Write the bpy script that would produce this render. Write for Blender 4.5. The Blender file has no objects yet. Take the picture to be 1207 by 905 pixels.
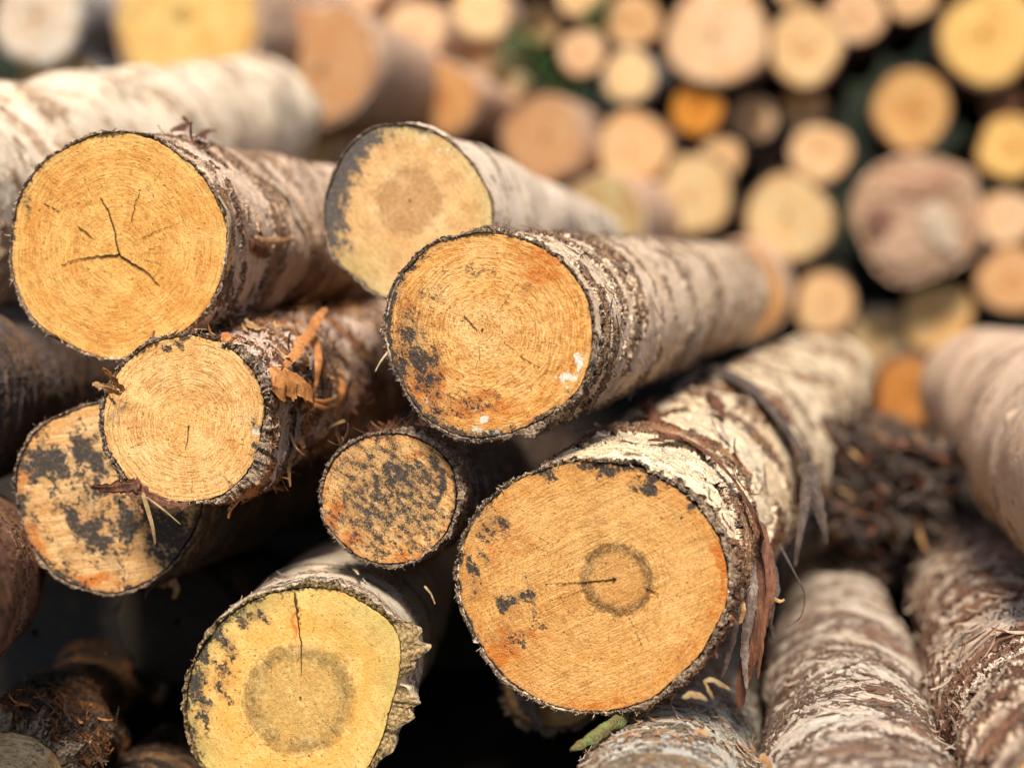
import bpy, math, random
import numpy as np
from mathutils import Vector, Matrix, Euler

W, H, F = 1207., 905., 1676.
PITCH = math.radians(4); CAMH = .78
SC = bpy.context.scene
COL = SC.collection
MC = Matrix.Translation((0, 0, CAMH)) @ Euler((math.pi/2 - PITCH, 0, 0)).to_matrix().to_4x4()
MCn = np.array(MC)

def cs(px, py, d):
    return np.array([(px-W/2)/F*d, -(py-H/2)/F*d, -d])
def wld(px, py, d):
    return MCn[:3, :3] @ cs(px, py, d) + MCn[:3, 3]

# ------------------------------------------------------------------ node helpers
class S:
    nt = None
    def __init__(s, o): s.o = o
    def __add__(a, b): return m('ADD', a, b)
    __radd__ = __add__
    def __sub__(a, b): return m('SUBTRACT', a, b)
    def __rsub__(a, b): return m('SUBTRACT', b, a)
    def __mul__(a, b): return m('MULTIPLY', a, b)
    __rmul__ = __mul__
    def __truediv__(a, b): return m('DIVIDE', a, b)

def setin(sock, v):
    if isinstance(v, S): S.nt.links.new(v.o, sock)
    elif isinstance(v, (tuple, list)) and sock.type == 'RGBA' and len(v) == 3: sock.default_value = (*v, 1)
    else: sock.default_value = v
def nd(t, **kw):
    n = S.nt.nodes.new(t)
    for k, v in kw.items(): setattr(n, k, v)
    return n
def m(op, a, b=0., c=0., clamp=False):
    n = nd('ShaderNodeMath', operation=op, use_clamp=clamp)
    setin(n.inputs[0], a); setin(n.inputs[1], b); setin(n.inputs[2], c)
    return S(n.outputs[0])
def clampf(a): return m('ADD', a, 0., clamp=True)
def vm(op, a, b):
    n = nd('ShaderNodeVectorMath', operation=op)
    setin(n.inputs[0], a); setin(n.inputs[1], b)
    return S(n.outputs[0])
def noise(v, scale=1., detail=2., rough=.5, dist=0., color=False):
    n = nd('ShaderNodeTexNoise')
    setin(n.inputs['Vector'], v); setin(n.inputs['Scale'], scale); setin(n.inputs['Detail'], detail)
    setin(n.inputs['Roughness'], rough); setin(n.inputs['Distortion'], dist)
    return S(n.outputs['Color' if color else 'Fac'])
def voro(v, scale=1., feat='F1', rnd=1.):
    n = nd('ShaderNodeTexVoronoi', feature=feat)
    setin(n.inputs['Vector'], v); setin(n.inputs['Scale'], scale); setin(n.inputs['Randomness'], rnd)
    return S(n.outputs['Distance'])
def ss(x, a, b, lo=0., hi=1.):
    n = nd('ShaderNodeMapRange', interpolation_type='SMOOTHSTEP')
    setin(n.inputs['Value'], x); setin(n.inputs['From Min'], a); setin(n.inputs['From Max'], b)
    setin(n.inputs['To Min'], lo); setin(n.inputs['To Max'], hi)
    return S(n.outputs[0])
def mix(f, a, b, bt='MIX'):
    n = nd('ShaderNodeMix', data_type='RGBA', blend_type=bt)
    setin(n.inputs[0], f); setin(n.inputs[6], a); setin(n.inputs[7], b)
    return S(n.outputs[2])
def attr(name, out='Fac'):
    return S(nd('ShaderNodeAttribute', attribute_name=name).outputs[out])
def comb(x, y, z):
    n = nd('ShaderNodeCombineXYZ')
    setin(n.inputs[0], x); setin(n.inputs[1], y); setin(n.inputs[2], z)
    return S(n.outputs[0])
def start(name):
    mt = bpy.data.materials.new(name); mt.use_nodes = True
    S.nt = mt.node_tree
    for n in list(S.nt.nodes):
        if n.type != 'OUTPUT_MATERIAL': S.nt.nodes.remove(n)
    return mt
def finish(mt, col, rough=.8, height=None, spec=.3, coat=0., method='BOTH', sss=0.):
    b = nd('ShaderNodeBsdfPrincipled')
    setin(b.inputs['Base Color'], col); setin(b.inputs['Roughness'], rough)
    setin(b.inputs['Specular IOR Level'], spec)
    out = [n for n in S.nt.nodes if n.type == 'OUTPUT_MATERIAL'][0]
    S.nt.links.new(b.outputs[0], out.inputs['Surface'])
    if height is not None:
        d = nd('ShaderNodeDisplacement'); setin(d.inputs['Height'], height)
        d.inputs['Midlevel'].default_value = 0.; d.inputs['Scale'].default_value = 1.
        S.nt.links.new(d.outputs[0], out.inputs['Displacement'])
        mt.displacement_method = method
    return mt
def objco(): return S(nd('ShaderNodeTexCoord').outputs['Object'])

# ------------------------------------------------------------------ materials
def face_mat(name, early, late, warm, rings=30, rstr=.6, saw=20., sawstr=.3, heart=0., hcol=(.3, .15, .05), hstr=.0,
             hedge=.0, rim=(.55, .38, .16), rimstr=.3, mcol=(.024, .022, .021), mhi=(.085, .08, .075), ms=1., speck=.5, green=0., offs=0., bands=()):
    mt = start(name)
    P0 = objco(); P = vm('ADD', P0, (offs, offs*1.7, offs*.3))
    t = attr('ring'); R = attr('rad')
    rr = t + (noise(P, 14, 3)-.5)*.05
    # growth rings, unevenly spaced, dark late-wood line
    lf = noise(comb(t*6, offs, 0), 1, 2)
    ph = (rr + (lf-.5)*.22)*rings + (noise(P, 90, 2)-.5)*.7
    fr = m('FRACT', ph)
    rl = ss(fr, .35, .88)*(1.-ss(fr, .93, 1.))
    rl = rl*ss(noise(vm('MULTIPLY', P, (1, 1, 1)), 45, 3), .3, .62)*ss(noise(comb(t*9, offs+3, 0), 1, 1), .3, .6, .35, 1.)
    a = math.radians(saw)
    u = vm('MULTIPLY', S(rotz(P, a)), (14, 420, 1))
    sw = noise(u, 1, 3, .6)
    sw2 = noise(vm('MULTIPLY', S(rotz(P, a+.06)), (6, 95, 1)), 1, 2)
    g = noise(P, 520, 3, .7); g2 = noise(P, 170, 3, .65)
    big = noise(P, 11, 4, .6)
    base = mix(rl*rstr, early, late)
    base = mix(ss(big, .38, .68)*.75, base, warm, 'MIX')
    base = mix(rl*rstr*.75, base, [c*.72 for c in late])
    base = mix(clampf(ss(sw, .5, .66)*(sawstr*1.4)), base, (min(1, early[0]*1.25), min(1, early[1]*1.45), min(1, early[2]*1.9)))
    base = mix(clampf(ss(sw, .5, .34)*(sawstr*1.2)), base, [c*.6 for c in late])
    base = mix(sawstr*.5*ss(sw2, .5, .7), base, warm)
    tb = comb(attr('rdx')*5+offs, attr('rdy')*5, t*rings*1.7); tn = noise(tb, 1, 5, .7)
    if heart:
        hd = attr('heart')
        hw = hd + (noise(P, 30, 3)-.5)*.25 + (noise(tb, 1, 3, .7)-.5)*.35 + (g2-.5)*.25
        inside = 1.-ss(hw, .85, 1.05)
        edge = ss(hw, .66, .9)*(1.-ss(hw, 1.02, 1.14))
        base = mix(inside*hstr*ss(g2, .25, .65, .6, 1.), base, hcol)
        base = mix(edge*hedge*ss(g2, .3, .6, .6, 1.), base, [c*.14 for c in hcol])
    for (b0, bw, bc_, bs) in bands:
        tw_ = t + (noise(P, 16, 3)-.5)*.08 + (tn-.5)*.06
        base = mix(clampf(1.-m('ABSOLUTE', tw_-b0)/bw)*bs, base, mix(rl*.4, bc_, [c*.6 for c in bc_]))
    base = mix(ss(t, .86, .97)*rimstr*ss(noise(P, 30, 3), .35, .6), base, rim)
    ray_ = noise(comb(attr('rdx')*16+offs, attr('rdy')*16, t*1.6), 1, 4, .7)
    base = mix(ss(ray_, .56, .70)*.35*ss(t, .05, .2), base, [c*.6 for c in late])
    base = mix(ss(ray_, .46, .34)*.25, base, [min(1, c*1.3) for c in early])
    chk = clampf(1.-m('ABSOLUTE', noise(comb(attr('rdx')*9, attr('rdy')*9+offs, t*.7), 1, 3, .6)-.52)/.0035)*ss(noise(P, 38, 2), .52, .60)
    base = mix(chk*.6*ss(t, .08, .2), base, [c*.25 for c in late])
    hi = (min(1, early[0]*1.25), min(1, early[1]*1.45), min(1, early[2]*1.9))
    tb = comb(attr('rdx')*5+offs, attr('rdy')*5, t*rings*1.7)
    tn = noise(tb, 1, 5, .7)
    base = mix(ss(tn, .52, .62)*.6*rstr, base, hi)
    base = mix(ss(tn, .49, .38)*.8*rstr, base, [c*.68 for c in late])
    mot = noise(P, 30, 5, .6)
    base = mix(ss(mot, .52, .66)*.28, base, hi)
    base = mix(ss(mot, .48, .34)*.55, base, late)
    sp = noise(vm('MULTIPLY', S(rotz(P, a)), (190, 560, 1)), 1, 3, .7)
    base = mix(ss(sp, .56, .66)*speck*.6, base, hi)
    base = mix(ss(sp, .45, .36)*speck*.85, base, [c*.5 for c in late])
    st = attr('stain')
    sm = ss(st + (noise(P, 50, 4, .6)-.5)*1.2, .35, .8)
    base = mix(sm*.85, base, (.46, .125, .012))
    # fibre specks and pits
    base = mix(ss(g, .60, .68)*speck*.7, base, (.85, .66, .36))
    base = mix(ss(g, .40, .33)*speck*.7, base, [c*.35 for c in late])
    pit = ss(noise(P, 300, 2, .5), .34, .28)
    base = mix(pit*.8, base, (.07, .035, .012))
    if green:
        gm = attr('green')
        base = mix(ss(gm+(g2-.5)*.8, .2, 1.)*green, base, (.30, .24, .06))
    wm = ss(attr('white') + (noise(P, 130, 4, .6)-.5)*1.6, .5, .62)
    base = mix(wm*.85, base, (.62, .60, .52))
    mo = attr('mould')
    mm = ss(mo*.9 + (noise(vm('MULTIPLY', S(rotz(P, .75)), (34*ms, 58*ms, 40)), 1, 6, .7)-.5)*2.9 + (noise(P, 230*ms, 3, .65)-.5)*1.7, .36, .64)*ss(mo, .03, .2)
    base = mix(ss(mo + (noise(P, 26, 4, .6)-.5)*1.2, .0, .8)*.65, base, mix(.6, base, (.12, .085, .055)))
    mm2 = mm*ss(g2, .25, .5, .55, 1.)
    base = mix(mm2*.95, base, mix(ss(g, .48, .66), mcol, mhi))
    ck = attr('crack')
    base = mix(ss(ck + (g-.5)*.4, .25, .7)*.95, base, (.02, .011, .006))
    h = rl*.00025*rstr + sw*.0009*sawstr + sw2*.0012*sawstr + g*.0013 + g2*.0012 + mm*.0007 - ck*.0022 - pit*.0008
    h = h + sm*(g2-.5)*.0015 + mm*(g-.5)*.0015
    return finish(mt, base, .82, h, .25)

def rotz(v, a):
    n = nd('ShaderNodeVectorRotate', rotation_type='Z_AXIS')
    setin(n.inputs['Vector'], v); n.inputs['Angle'].default_value = a
    return n.outputs[0]

def bark_mat(name, pale, mid, dark, inner=(.33, .17, .07), a1=7., b1=55., cover=.5, amp=1., lent=.5, rough_amt=.5, orange=0., dirt=.4,
             rimcol=(.38, .26, .17), offs=0., moss=0., aniso2=(17, 140), scar=.15):
    mt = start(name)
    P0 = objco(); P = vm('ADD', P0, (offs, offs*.6, offs*1.9))
    w = vm('MULTIPLY', vm('SUBTRACT', noise(P, 7, 3, .5, 0, True), (.5, .5, .5)), (.02, .02, .055))
    w2 = vm('MULTIPLY', vm('SUBTRACT', noise(P, 30, 2, .5, 0, True), (.5, .5, .5)), (.004, .004, .012))
    Pw = vm('ADD', vm('ADD', P, w), w2)
    n1 = noise(vm('MULTIPLY', Pw, (a1, a1, b1)), 1, 7, .62)
    n2 = noise(vm('MULTIPLY', Pw, (aniso2[0], aniso2[0], aniso2[1])), 1, 5, .6)
    n3 = noise(vm('MULTIPLY', Pw, (60, 60, 420)), 1, 4, .65)
    g = noise(P, 420, 3, .7)
    big = noise(P, 9, 4, .6)
    c0 = 1.-cover
    c0 = .5 + (.5-cover)*.3
    n1b = n1 + (big-.5)*.25
    plate = ss(n1b, c0-.012, c0+.012)
    crease = clampf(1.-m('ABSOLUTE', n1b-(c0-.014))/.022)
    p2 = ss(n2, .50, .535)
    cr2 = clampf(1.-m('ABSOLUTE', n2-.498)/.018)
    lift = clampf(1.-m('ABSOLUTE', n1b-(c0+.025))/.025)
    lower = mix(ss(n2, .38, .62), inner, mid)
    lower = mix(ss(n3, .4, .65)*.6, lower, dark)
    upper = mix(ss(big, .35, .66)*.7, pale, mid)
    upper = mix(p2*.35, upper, [min(1, c*1.22) for c in pale])
    upper = mix(ss(n3, .52, .68)*.4, upper, mid)
    tan_ = ss(noise(vm('MULTIPLY', P, (10, 10, 26)), 1, 4, .6), .52, .62)
    upper = mix(tan_*.45, upper, (pale[0]*1.02, pale[1]*.84, pale[2]*.66))
    gry = ss(noise(vm('MULTIPLY', P, (8, 8, 18)), 1.3, 4, .6), .54, .66)
    upper = mix(gry*.4, upper, (pale[0]*.62, pale[1]*.68, pale[2]*.76))
    upper = mix(ss(n3, .45, .32)*.3, upper, [min(1, c*1.2) for c in pale])
    col = mix(plate, lower, upper)
    if orange:
        om = ss(noise(Pw, 16, 4, .6), .48, .62)*(1.-plate*.55)
        col = mix(om*orange, col, (.42, .15, .028))
    col = mix(lift*.55, col, [min(1, c*1.3) for c in pale])
    col = mix(cr2*plate*.55, col, dark)
    col = mix(crease*.85, col, dark)
    ln = ss(noise(vm('MULTIPLY', P, (26, 26, 330)), 1, 2, .5), .60, .66)
    col = mix(ln*lent, col, dark)
    dm = ss(noise(P, 34, 5, .7), .52, .72)
    col = mix(dm*dirt, col, dark)
    if moss:
        mo = ss(noise(P, 22, 5, .7), .54, .66)
        col = mix(mo*moss, col, (.05, .055, .02))
    # dark lens-shaped branch scars
    vs = voro(vm('MULTIPLY', Pw, (9, 9, 13)), 1)
    sc = (1.-ss(vs + (n2-.5)*.16, scar*.55, scar))
    col = mix(sc*.85, col, dark)
    col = mix(ss(g, .6, .72)*.35, col, [min(1, c*1.35) for c in pale])
    rimf = attr('rim')
    rc = mix(ss(n_iso(P, 240), .4, .6), rimcol, [c*.4 for c in rimcol])
    col = mix(rimf, col, rc)
    h = plate*.0022 + p2*.0009 - crease*.0022 - cr2*.0008 + n3*.0009 + (g-.5)*.0006 + lift*.0012 - ln*.0006*lent
    h = h*amp*(1.-rimf*.85) + rimf*(n_iso(P, 180)-.5)*.004 + (noise(P, 60, 4, .6)-.5)*.004*rough_amt - sc*.0015
    return finish(mt, col, .75, h, .3)
def n_iso(P, s): return noise(P, s, 3, .65)

def simple_mat(name, c1, c2, scale=60, rough=.8, bump=.0006, stretch=(1, 1, 1), dark=None):
    mt = start(name)
    P = vm('MULTIPLY', objco(), stretch)
    n = noise(P, scale, 5, .65); n2 = noise(P, scale*6, 3, .6)
    c = mix(ss(n, .35, .65), c1, c2)
    c = mix(ss(n2, .4, .62)*.45, c, dark or [x*.35 for x in c1])
    return finish(mt, c, rough, (n*2+n2)*bump, .25, method='BUMP')

def far_face_mat():
    mt = start('far_cut_wood')
    P = objco()
    oc = S(nd('ShaderNodeObjectInfo').outputs['Color'])
    rnd = S(nd('ShaderNodeObjectInfo').outputs['Random'])
    Q = vm('ADD', P, comb(rnd*40, rnd*17, rnd*9))
    t = attr('ring')
    fr = m('FRACT', t*18 + (noise(Q, 5, 2)-.5)*1.5)
    c = mix(ss(fr, .4, .9)*.35, oc, mix(1., oc, (.55, .38, .25), 'MULTIPLY'))
    c = mix(ss(noise(Q, 3., 4, .6), .4, .68)*.7, c, mix(1., oc, (.95, .62, .38), 'MULTIPLY'))
    c = mix((1.-ss(t+(noise(Q, 4, 2)-.5)*.15, .25, .4))*ss(rnd, .3, .6)*.5, c, mix(1., oc, (.75, .42, .2), 'MULTIPLY'))
    c = mix(ss(noise(Q, 2.2, 3, .6), .42, .62)*ss(rnd, .0, 1., .15, .75), c, mix(1., oc, (.70, .50, .36), 'MULTIPLY'))
    c = mix(ss(noise(Q, 7, 6, .75), .53, .66)*.6, c, (.10, .07, .045))
    c = mix(ss(t + (noise(Q, 5, 3)-.5)*.25, .86, .98)*.55, c, mix(1., oc, (.55, .36, .22), 'MULTIPLY'))
    return finish(mt, c, .85, noise(Q, 120, 3)*.002, .2, method='BUMP')

def far_bark_mat():
    mt = start('far_bark')
    P = objco(); rnd = S(nd('ShaderNodeObjectInfo').outputs['Random'])
    oc = S(nd('ShaderNodeObjectInfo').outputs['Color'])
    Q = vm('ADD', vm('MULTIPLY', P, (6, 6, 40)), comb(rnd*40, rnd*17, rnd*9))
    n = noise(Q, 1, 5, .65)
    c = mix(ss(n, .4, .6), oc, mix(1., oc, (.3, .22, .18), 'MULTIPLY'))
    return finish(mt, c, .85, n*.004, .2, method='BUMP')

# ------------------------------------------------------------------ mesh helpers
def mesh_np(name, verts, polys, attrs=None, mats=(), matidx=None, smooth=True):
    me = bpy.data.meshes.new(name)
    v = np.asarray(verts, dtype=np.float32)
    me.vertices.add(len(v)); me.vertices.foreach_set('co', v.ravel())
    loops = np.concatenate([p.ravel() for p in polys]).astype(np.int32)
    sizes = np.concatenate([np.full(len(p), p.shape[1]) for p in polys]).astype(np.int32)
    starts = np.concatenate([[0], np.cumsum(sizes)[:-1]]).astype(np.int32)
    me.loops.add(len(loops)); me.loops.foreach_set('vertex_index', loops)
    me.polygons.add(len(sizes)); me.polygons.foreach_set('loop_start', starts)
    try: me.polygons.foreach_set('loop_total', sizes)
    except Exception: pass
    me.update(calc_edges=True)
    me.polygons.foreach_set('use_smooth', np.full(len(sizes), smooth, dtype=bool))
    for k, a in (attrs or {}).items():
        at = me.attributes.new(k, 'FLOAT', 'POINT'); at.data.foreach_set('value', np.asarray(a, dtype=np.float32).ravel())
    for x in mats: me.materials.append(x)
    if matidx is not None: me.polygons.foreach_set('material_index', matidx.astype(np.int32))
    me.validate(); me.update()
    return me
def link(name, me, parent=None, M=None):
    o = bpy.data.objects.new(name, me); COL.objects.link(o)
    if parent: o.parent = parent
    if M is not None: o.matrix_world = M
    return o
def empty(name, M, label, cat, group=None):
    o = bpy.data.objects.new(name, None); COL.objects.link(o); o.matrix_world = M
    o.empty_display_size = .05
    o['label'] = label; o['category'] = cat
    if group: o['group'] = group
    return o
def grid(nr, nc, wrap=True):
    r = np.arange(nr-1)[:, None]; c = np.arange(nc if wrap else nc-1)[None, :]
    c2 = (c+1) % nc
    a = r*nc+c; b = r*nc+c2; d = (r+1)*nc+c; e = (r+1)*nc+c2
    return np.stack([a, b, e, d], -1).reshape(-1, 4)
def pnoise(th, lo, hi, rng, p=.7):
    o = np.zeros_like(th)
    for k in range(lo, hi+1):
        o += rng.normal()*np.cos(k*th+rng.uniform(0, 6.28))/k**p
    return o/(np.std(o)+1e-9)

# ------------------------------------------------------------------ logs
class Log:
    pass
LOGS = {}
GROUP = 'logs of the front pile'
def make_log(key, label, c, d, vp, r, L, fmat, bmat, out=None, bark=.006, barks=(), taper=.03, lump=.004, ragged=.002,
             pith=None, heart=None, cracks=(), mould=(), edges=(), stain=(), white=(), green=(), dens=1., N=440, K=130, seed=0,
             name='log', farmat=None, cat='log', finecracks=0, rot=0., group=GROUP, edgeN=5, spread=0.):
    rng = np.random.default_rng(seed+17)
    g = Log(); LOGS[key] = g
    P0 = wld(c[0], c[1], d)
    dirv = MCn[:3, :3] @ np.array([(vp[0]-W/2)/F, -(vp[1]-H/2)/F, -1.]); dirv /= np.linalg.norm(dirv)
    Z = -dirv; X = np.cross([0, 0, 1.], Z); X /= np.linalg.norm(X); Y = np.cross(Z, X)
    M = Matrix(((X[0], Y[0], Z[0], P0[0]), (X[1], Y[1], Z[1], P0[1]), (X[2], Y[2], Z[2], P0[2]), (0, 0, 0, 1)))
    R3 = np.stack([X, Y, Z], 1)
    g.M, g.R3, g.P0, g.d, g.L = M, R3, P0, d, L
    co = np.array([0, 0, CAMH]) ; lo = R3.T @ (co-P0)
    g.camlocal = lo
    def ray(px, py):
        v = R3.T @ (wld(px, py, 1.)-co); return v
    def p2l(px, py):
        v = ray(px, py); t = -lo[2]/v[2]; q = lo+v*t; return q[:2]
    g.ray, g.p2l = ray, p2l
    rm = r*d/F
    th = np.arange(N)*2*np.pi/N
    if out is not None:
        q = np.array([p2l(*p) for p in out]); an = np.arctan2(q[:, 1], q[:, 0]) % (2*np.pi); ra = np.hypot(q[:, 0], q[:, 1])
        o = np.argsort(an); an, ra = an[o], ra[o]
        O = np.interp(th, np.concatenate([an-2*np.pi, an, an+2*np.pi]), np.tile(ra, 3))
        ff = np.fft.rfft(O); k = np.arange(len(ff)); ff *= np.exp(-(k/14.)**2); O = np.fft.irfft(ff, N)
    else:
        O = rm*(1+.03*pnoise(th, 2, 5, rng))
    rm = O.mean()
    O = O*(1+.0045*pnoise(th, 4, 14, rng, .3)+.0022*pnoise(th, 20, 90, rng, .5))
    g.th, g.O, g.rm = th, O, rm
    # bark thickness by angle
    B = np.full(N, bark)
    for (a0, width, extra) in barks:
        da = (np.degrees(th)-a0+180) % 360-180
        B = B+extra*np.exp(-(da/width)**4)
    B = B*(1+.30*pnoise(th, 3, 12, rng, .3)+.22*pnoise(th, 12, 60, rng, .6))
    B = np.maximum(B, .0009)
    g.B = B
    terms = [(int(rng.integers(0, 6)), rng.uniform(2, 26), rng.uniform(0, 6.28), rng.uniform(0, 6.28), rng.normal()) for _ in range(22)]
    knots = [(rng.uniform(0, 6.28), rng.uniform(.15, L), rng.uniform(.015, .035), rng.uniform(.4, 1.)) for _ in range(int(7*L/2.5))]
    def lp(a, kc):
        f_ = np.fft.rfft(a); f_ *= np.exp(-(np.arange(len(f_))/kc)**2); return np.fft.irfft(f_, N)
    Osm, Bsm = lp(O, 4.), lp(B, 3.)
    def Rs(thv, s, Oi, Bi):
        w = np.exp(-s/.35); wf = np.exp(-s/.03)
        Oi = Oi*wf + np.interp(thv % (2*np.pi), np.append(th, 2*np.pi), np.append(Osm, Osm[0]))*(1-wf)
        Bi = Bi*wf + np.interp(thv % (2*np.pi), np.append(th, 2*np.pi), np.append(Bsm, Bsm[0]))*(1-wf)
        base = (Oi*w + rm*(1-w))*(1-taper*s+spread*s)
        l = 0
        for (mm, k, p1, p2, a) in terms:
            l = l + a*np.cos(mm*thv+p1)*np.cos(k*s+p2)/(1+.08*k)
        l = l*lump*.55
        for (kt, ks, kr, ka) in knots:
            da = (thv-kt+np.pi) % (2*np.pi)-np.pi
            dd = (da*rm/kr)**2+((s-ks)/kr)**2
            l = l + ka*lump*2.2*np.exp(-dd)
        return base + Bi + l*(1-np.exp(-s/.02))
    g.R = lambda t_, s_: Rs(t_, s_, np.interp(t_ % (2*np.pi), np.append(th, 2*np.pi), np.append(O, O[0])),
                            np.interp(t_ % (2*np.pi), np.append(th, 2*np.pi), np.append(B, B[0])))
    # --- bark mesh
    rz = ragged*(.7*pnoise(th, 3, 24, rng, .5)+.3*pnoise(th, 25, 160, rng, .2)) - .0005
    notch = pnoise(th, 4, 26, rng, .3); rz = rz-np.clip(notch-1.3, 0, 1)*ragged*5
    rz = np.clip(rz, -.02, .006)
    svals = [0.0]
    while svals[-1] < L:
        svals.append(svals[-1]+max(.0018, .0085*svals[-1])*dens)
    svals = np.array(svals); svals[-1] = L
    vs = []; rimv = []
    nq = int(5+max(B)/.0012)
    for q_ in [-.04]+list(np.linspace(0, .93, nq)):
        sag = -.012 if q_ < 0 else (-.001 if q_ == 0 else -.0016*q_**4)
        rr = O+B*q_ + (.0003*pnoise(th, 30, 200, rng, .1) if q_ > 0 else 0)
        z = rz*(1-.5*max(q_, 0))+sag + (.0007*pnoise(th, 30, 200, rng, .1) if q_ > 0 else 0)
        vs.append(np.stack([rr*np.cos(th), rr*np.sin(th), z], 1)); rimv.append(np.full(N, 1. if q_ < .8 else .6))
    for i, s in enumerate(svals[1:]):
        rr = Rs(th, s, O, B); z = -s-.0015+rz*np.exp(-s/.015)
        vs.append(np.stack([rr*np.cos(th), rr*np.sin(th), z], 1)); rimv.append(np.full(N, 1. if False else 0.))
    nrow = len(vs)
    V = np.concatenate(vs); rimv = np.concatenate(rimv)
    polys = [grid(nrow, N)]
    # far end closes the bark tube
    V = np.concatenate([V, [[0, 0, -L-.0015]]]); rimv = np.append(rimv, 0)
    last = (nrow-1)*N + np.arange(N)
    fan = np.stack([last, (nrow-1)*N+(np.arange(N)+1) % N, np.full(N, len(V)-1)], 1)
    polys.append(fan)
    mi = np.concatenate([np.zeros(len(polys[0])), np.ones(N)])
    root = empty(name, M, label, cat, group); g.root = root
    me = mesh_np('bark', V, polys, {'rim': rimv}, (bmat, farmat or MAT['far_plain']), mi)
    link('bark', me, root)
    # --- cut face
    pl = np.array(p2l(*pith)) if pith else np.array([0., 0.])
    g.pith = pl
    outl = np.stack([O*np.cos(th), O*np.sin(th)], 1)
    T = np.linspace(0, 1, K+1)[1:]
    pts = pl[None, None, :]+T[:, None, None]*(outl-pl)[None, :, :]
    # small saw-cut dish and chamfer
    zz = np.zeros((K, N)); zz -= .0012*np.clip((T[:, None]-.985)/.015, 0, 1)**2
    if rot:
        for i in range(60):
            k = 10**rng.uniform(1.5, 2.5); a_ = rng.uniform(0, 6.28)
            zz += rot*(30/k)**.7*.35*np.abs(np.sin(pts[:, :, 0]*k*math.cos(a_)+pts[:, :, 1]*k*math.sin(a_)+rng.uniform(0, 6.28)))*rng.choice([-1, 1])
    V = np.concatenate([pts.reshape(-1, 2), zz.reshape(-1, 1)], 1)
    tt = np.repeat(T, N)
    sk = []
    for zs in (-.002, -.01, -.03):
        sk.append(np.concatenate([outl*(1.0), np.full((N, 1), zs)], 1))
    V = np.concatenate([V]+sk+[[[pl[0], pl[1], 0]]]); tt = np.concatenate([tt, np.ones(3*N), [0]])
    polys = [grid(K+3, N)]; ctr = len(V)-1
    polys.append(np.stack([np.full(N, ctr), np.arange(N), (np.arange(N)+1) % N], 1))
    X2 = V[:, :2]
    wx = np.zeros(len(V)); wy = np.zeros(len(V))
    for i in range(16):
        k = rng.uniform(60, 420); a_ = rng.uniform(0, 6.28); q_ = X2[:, 0]*math.cos(a_)*k+X2[:, 1]*math.sin(a_)*k
        wx += np.sin(q_+rng.uniform(0, 6.28))*.35/k; wy += np.cos(q_+rng.uniform(0, 6.28))*.35/k
    XW = X2+np.stack([wx, wy], 1)
    def blob(lst):
        o = np.zeros(len(V))
        for b in lst:
            px, py, rx, ry, ang, st = b
            cc = p2l(px, py); a = math.radians(-ang); dx = XW-cc
            uu = (dx[:, 0]*math.cos(a)-dx[:, 1]*math.sin(a))/(rx*d/F); vv = (dx[:, 0]*math.sin(a)+dx[:, 1]*math.cos(a))/(ry*d/F)
            o = np.maximum(o, st*np.exp(-(uu**2+vv**2)**1.0))
        return o
    mo = blob(mould)
    thv = np.degrees(np.arctan2(X2[:, 1], X2[:, 0]))
    for (a0, half, wd, st) in edges:
        da = (thv-a0+180) % 360-180
        mo = np.maximum(mo, st*np.exp(-(da/half)**4)*np.exp(-((1-tt)/wd)**2))
    ck = np.zeros(len(V))
    cl = [list(x) for x in cracks]
    for i in range(finecracks):
        a = rng.uniform(0, 6.28); r0 = rng.uniform(.15, .7); r1 = r0+rng.uniform(.08, .25)
        oo = outl[int(a/6.2832*N) % N]
        p0 = pl+(oo-pl)*r0; p1 = pl+(oo-pl)*r1
        cl.append([rng.uniform(.15, .35), ('L', p0), ('L', (p0+p1)/2+rng.normal(size=2)*.0012), ('L', p1)])
    for cr in cl:
        w = cr[0]*d/F*.62; pp = [np.array(p2l(*p)) if p[0] != 'L' else p[1] for p in cr[1:]]
        fine = []
        for i in range(len(pp)-1):
            n = 5
            for j in range(n):
                q = pp[i]+(pp[i+1]-pp[i])*j/n
                fine.append(q+(rng.normal(size=2)*.0006 if j else 0))
        fine.append(pp[-1]); tot = len(fine)-1
        for i in range(tot):
            a, b = fine[i], fine[i+1]; ab = b-a; tpar = np.clip(((X2-a)@ab)/(ab@ab+1e-12), 0, 1)
            dist = np.linalg.norm(X2-(a+tpar[:, None]*ab), axis=1)
            taperw = w*(1-.75*((i+tpar)/tot)**2)
            ck = np.maximum(ck, np.exp(-(dist/np.maximum(taperw, .0003))**2)*min(1, cr[0]/1.2+.25))
    at = {'ring': tt, 'rad': tt*rm, 'mould': mo, 'crack': ck, 'stain': blob(stain), 'white': blob(white), 'green': blob(green)}
    dv = X2-pl; dn = np.linalg.norm(dv, axis=1)+1e-6; at['rdx'] = dv[:, 0]/dn; at['rdy'] = dv[:, 1]/dn
    if heart:
        hc = p2l(heart[0], heart[1]); at['heart'] = np.linalg.norm(X2-hc, axis=1)/(heart[2]*d/F)
    me = mesh_np('cut_face', V, polys, at, (fmat,))
    link('cut_face', me, root)
    return g

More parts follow.
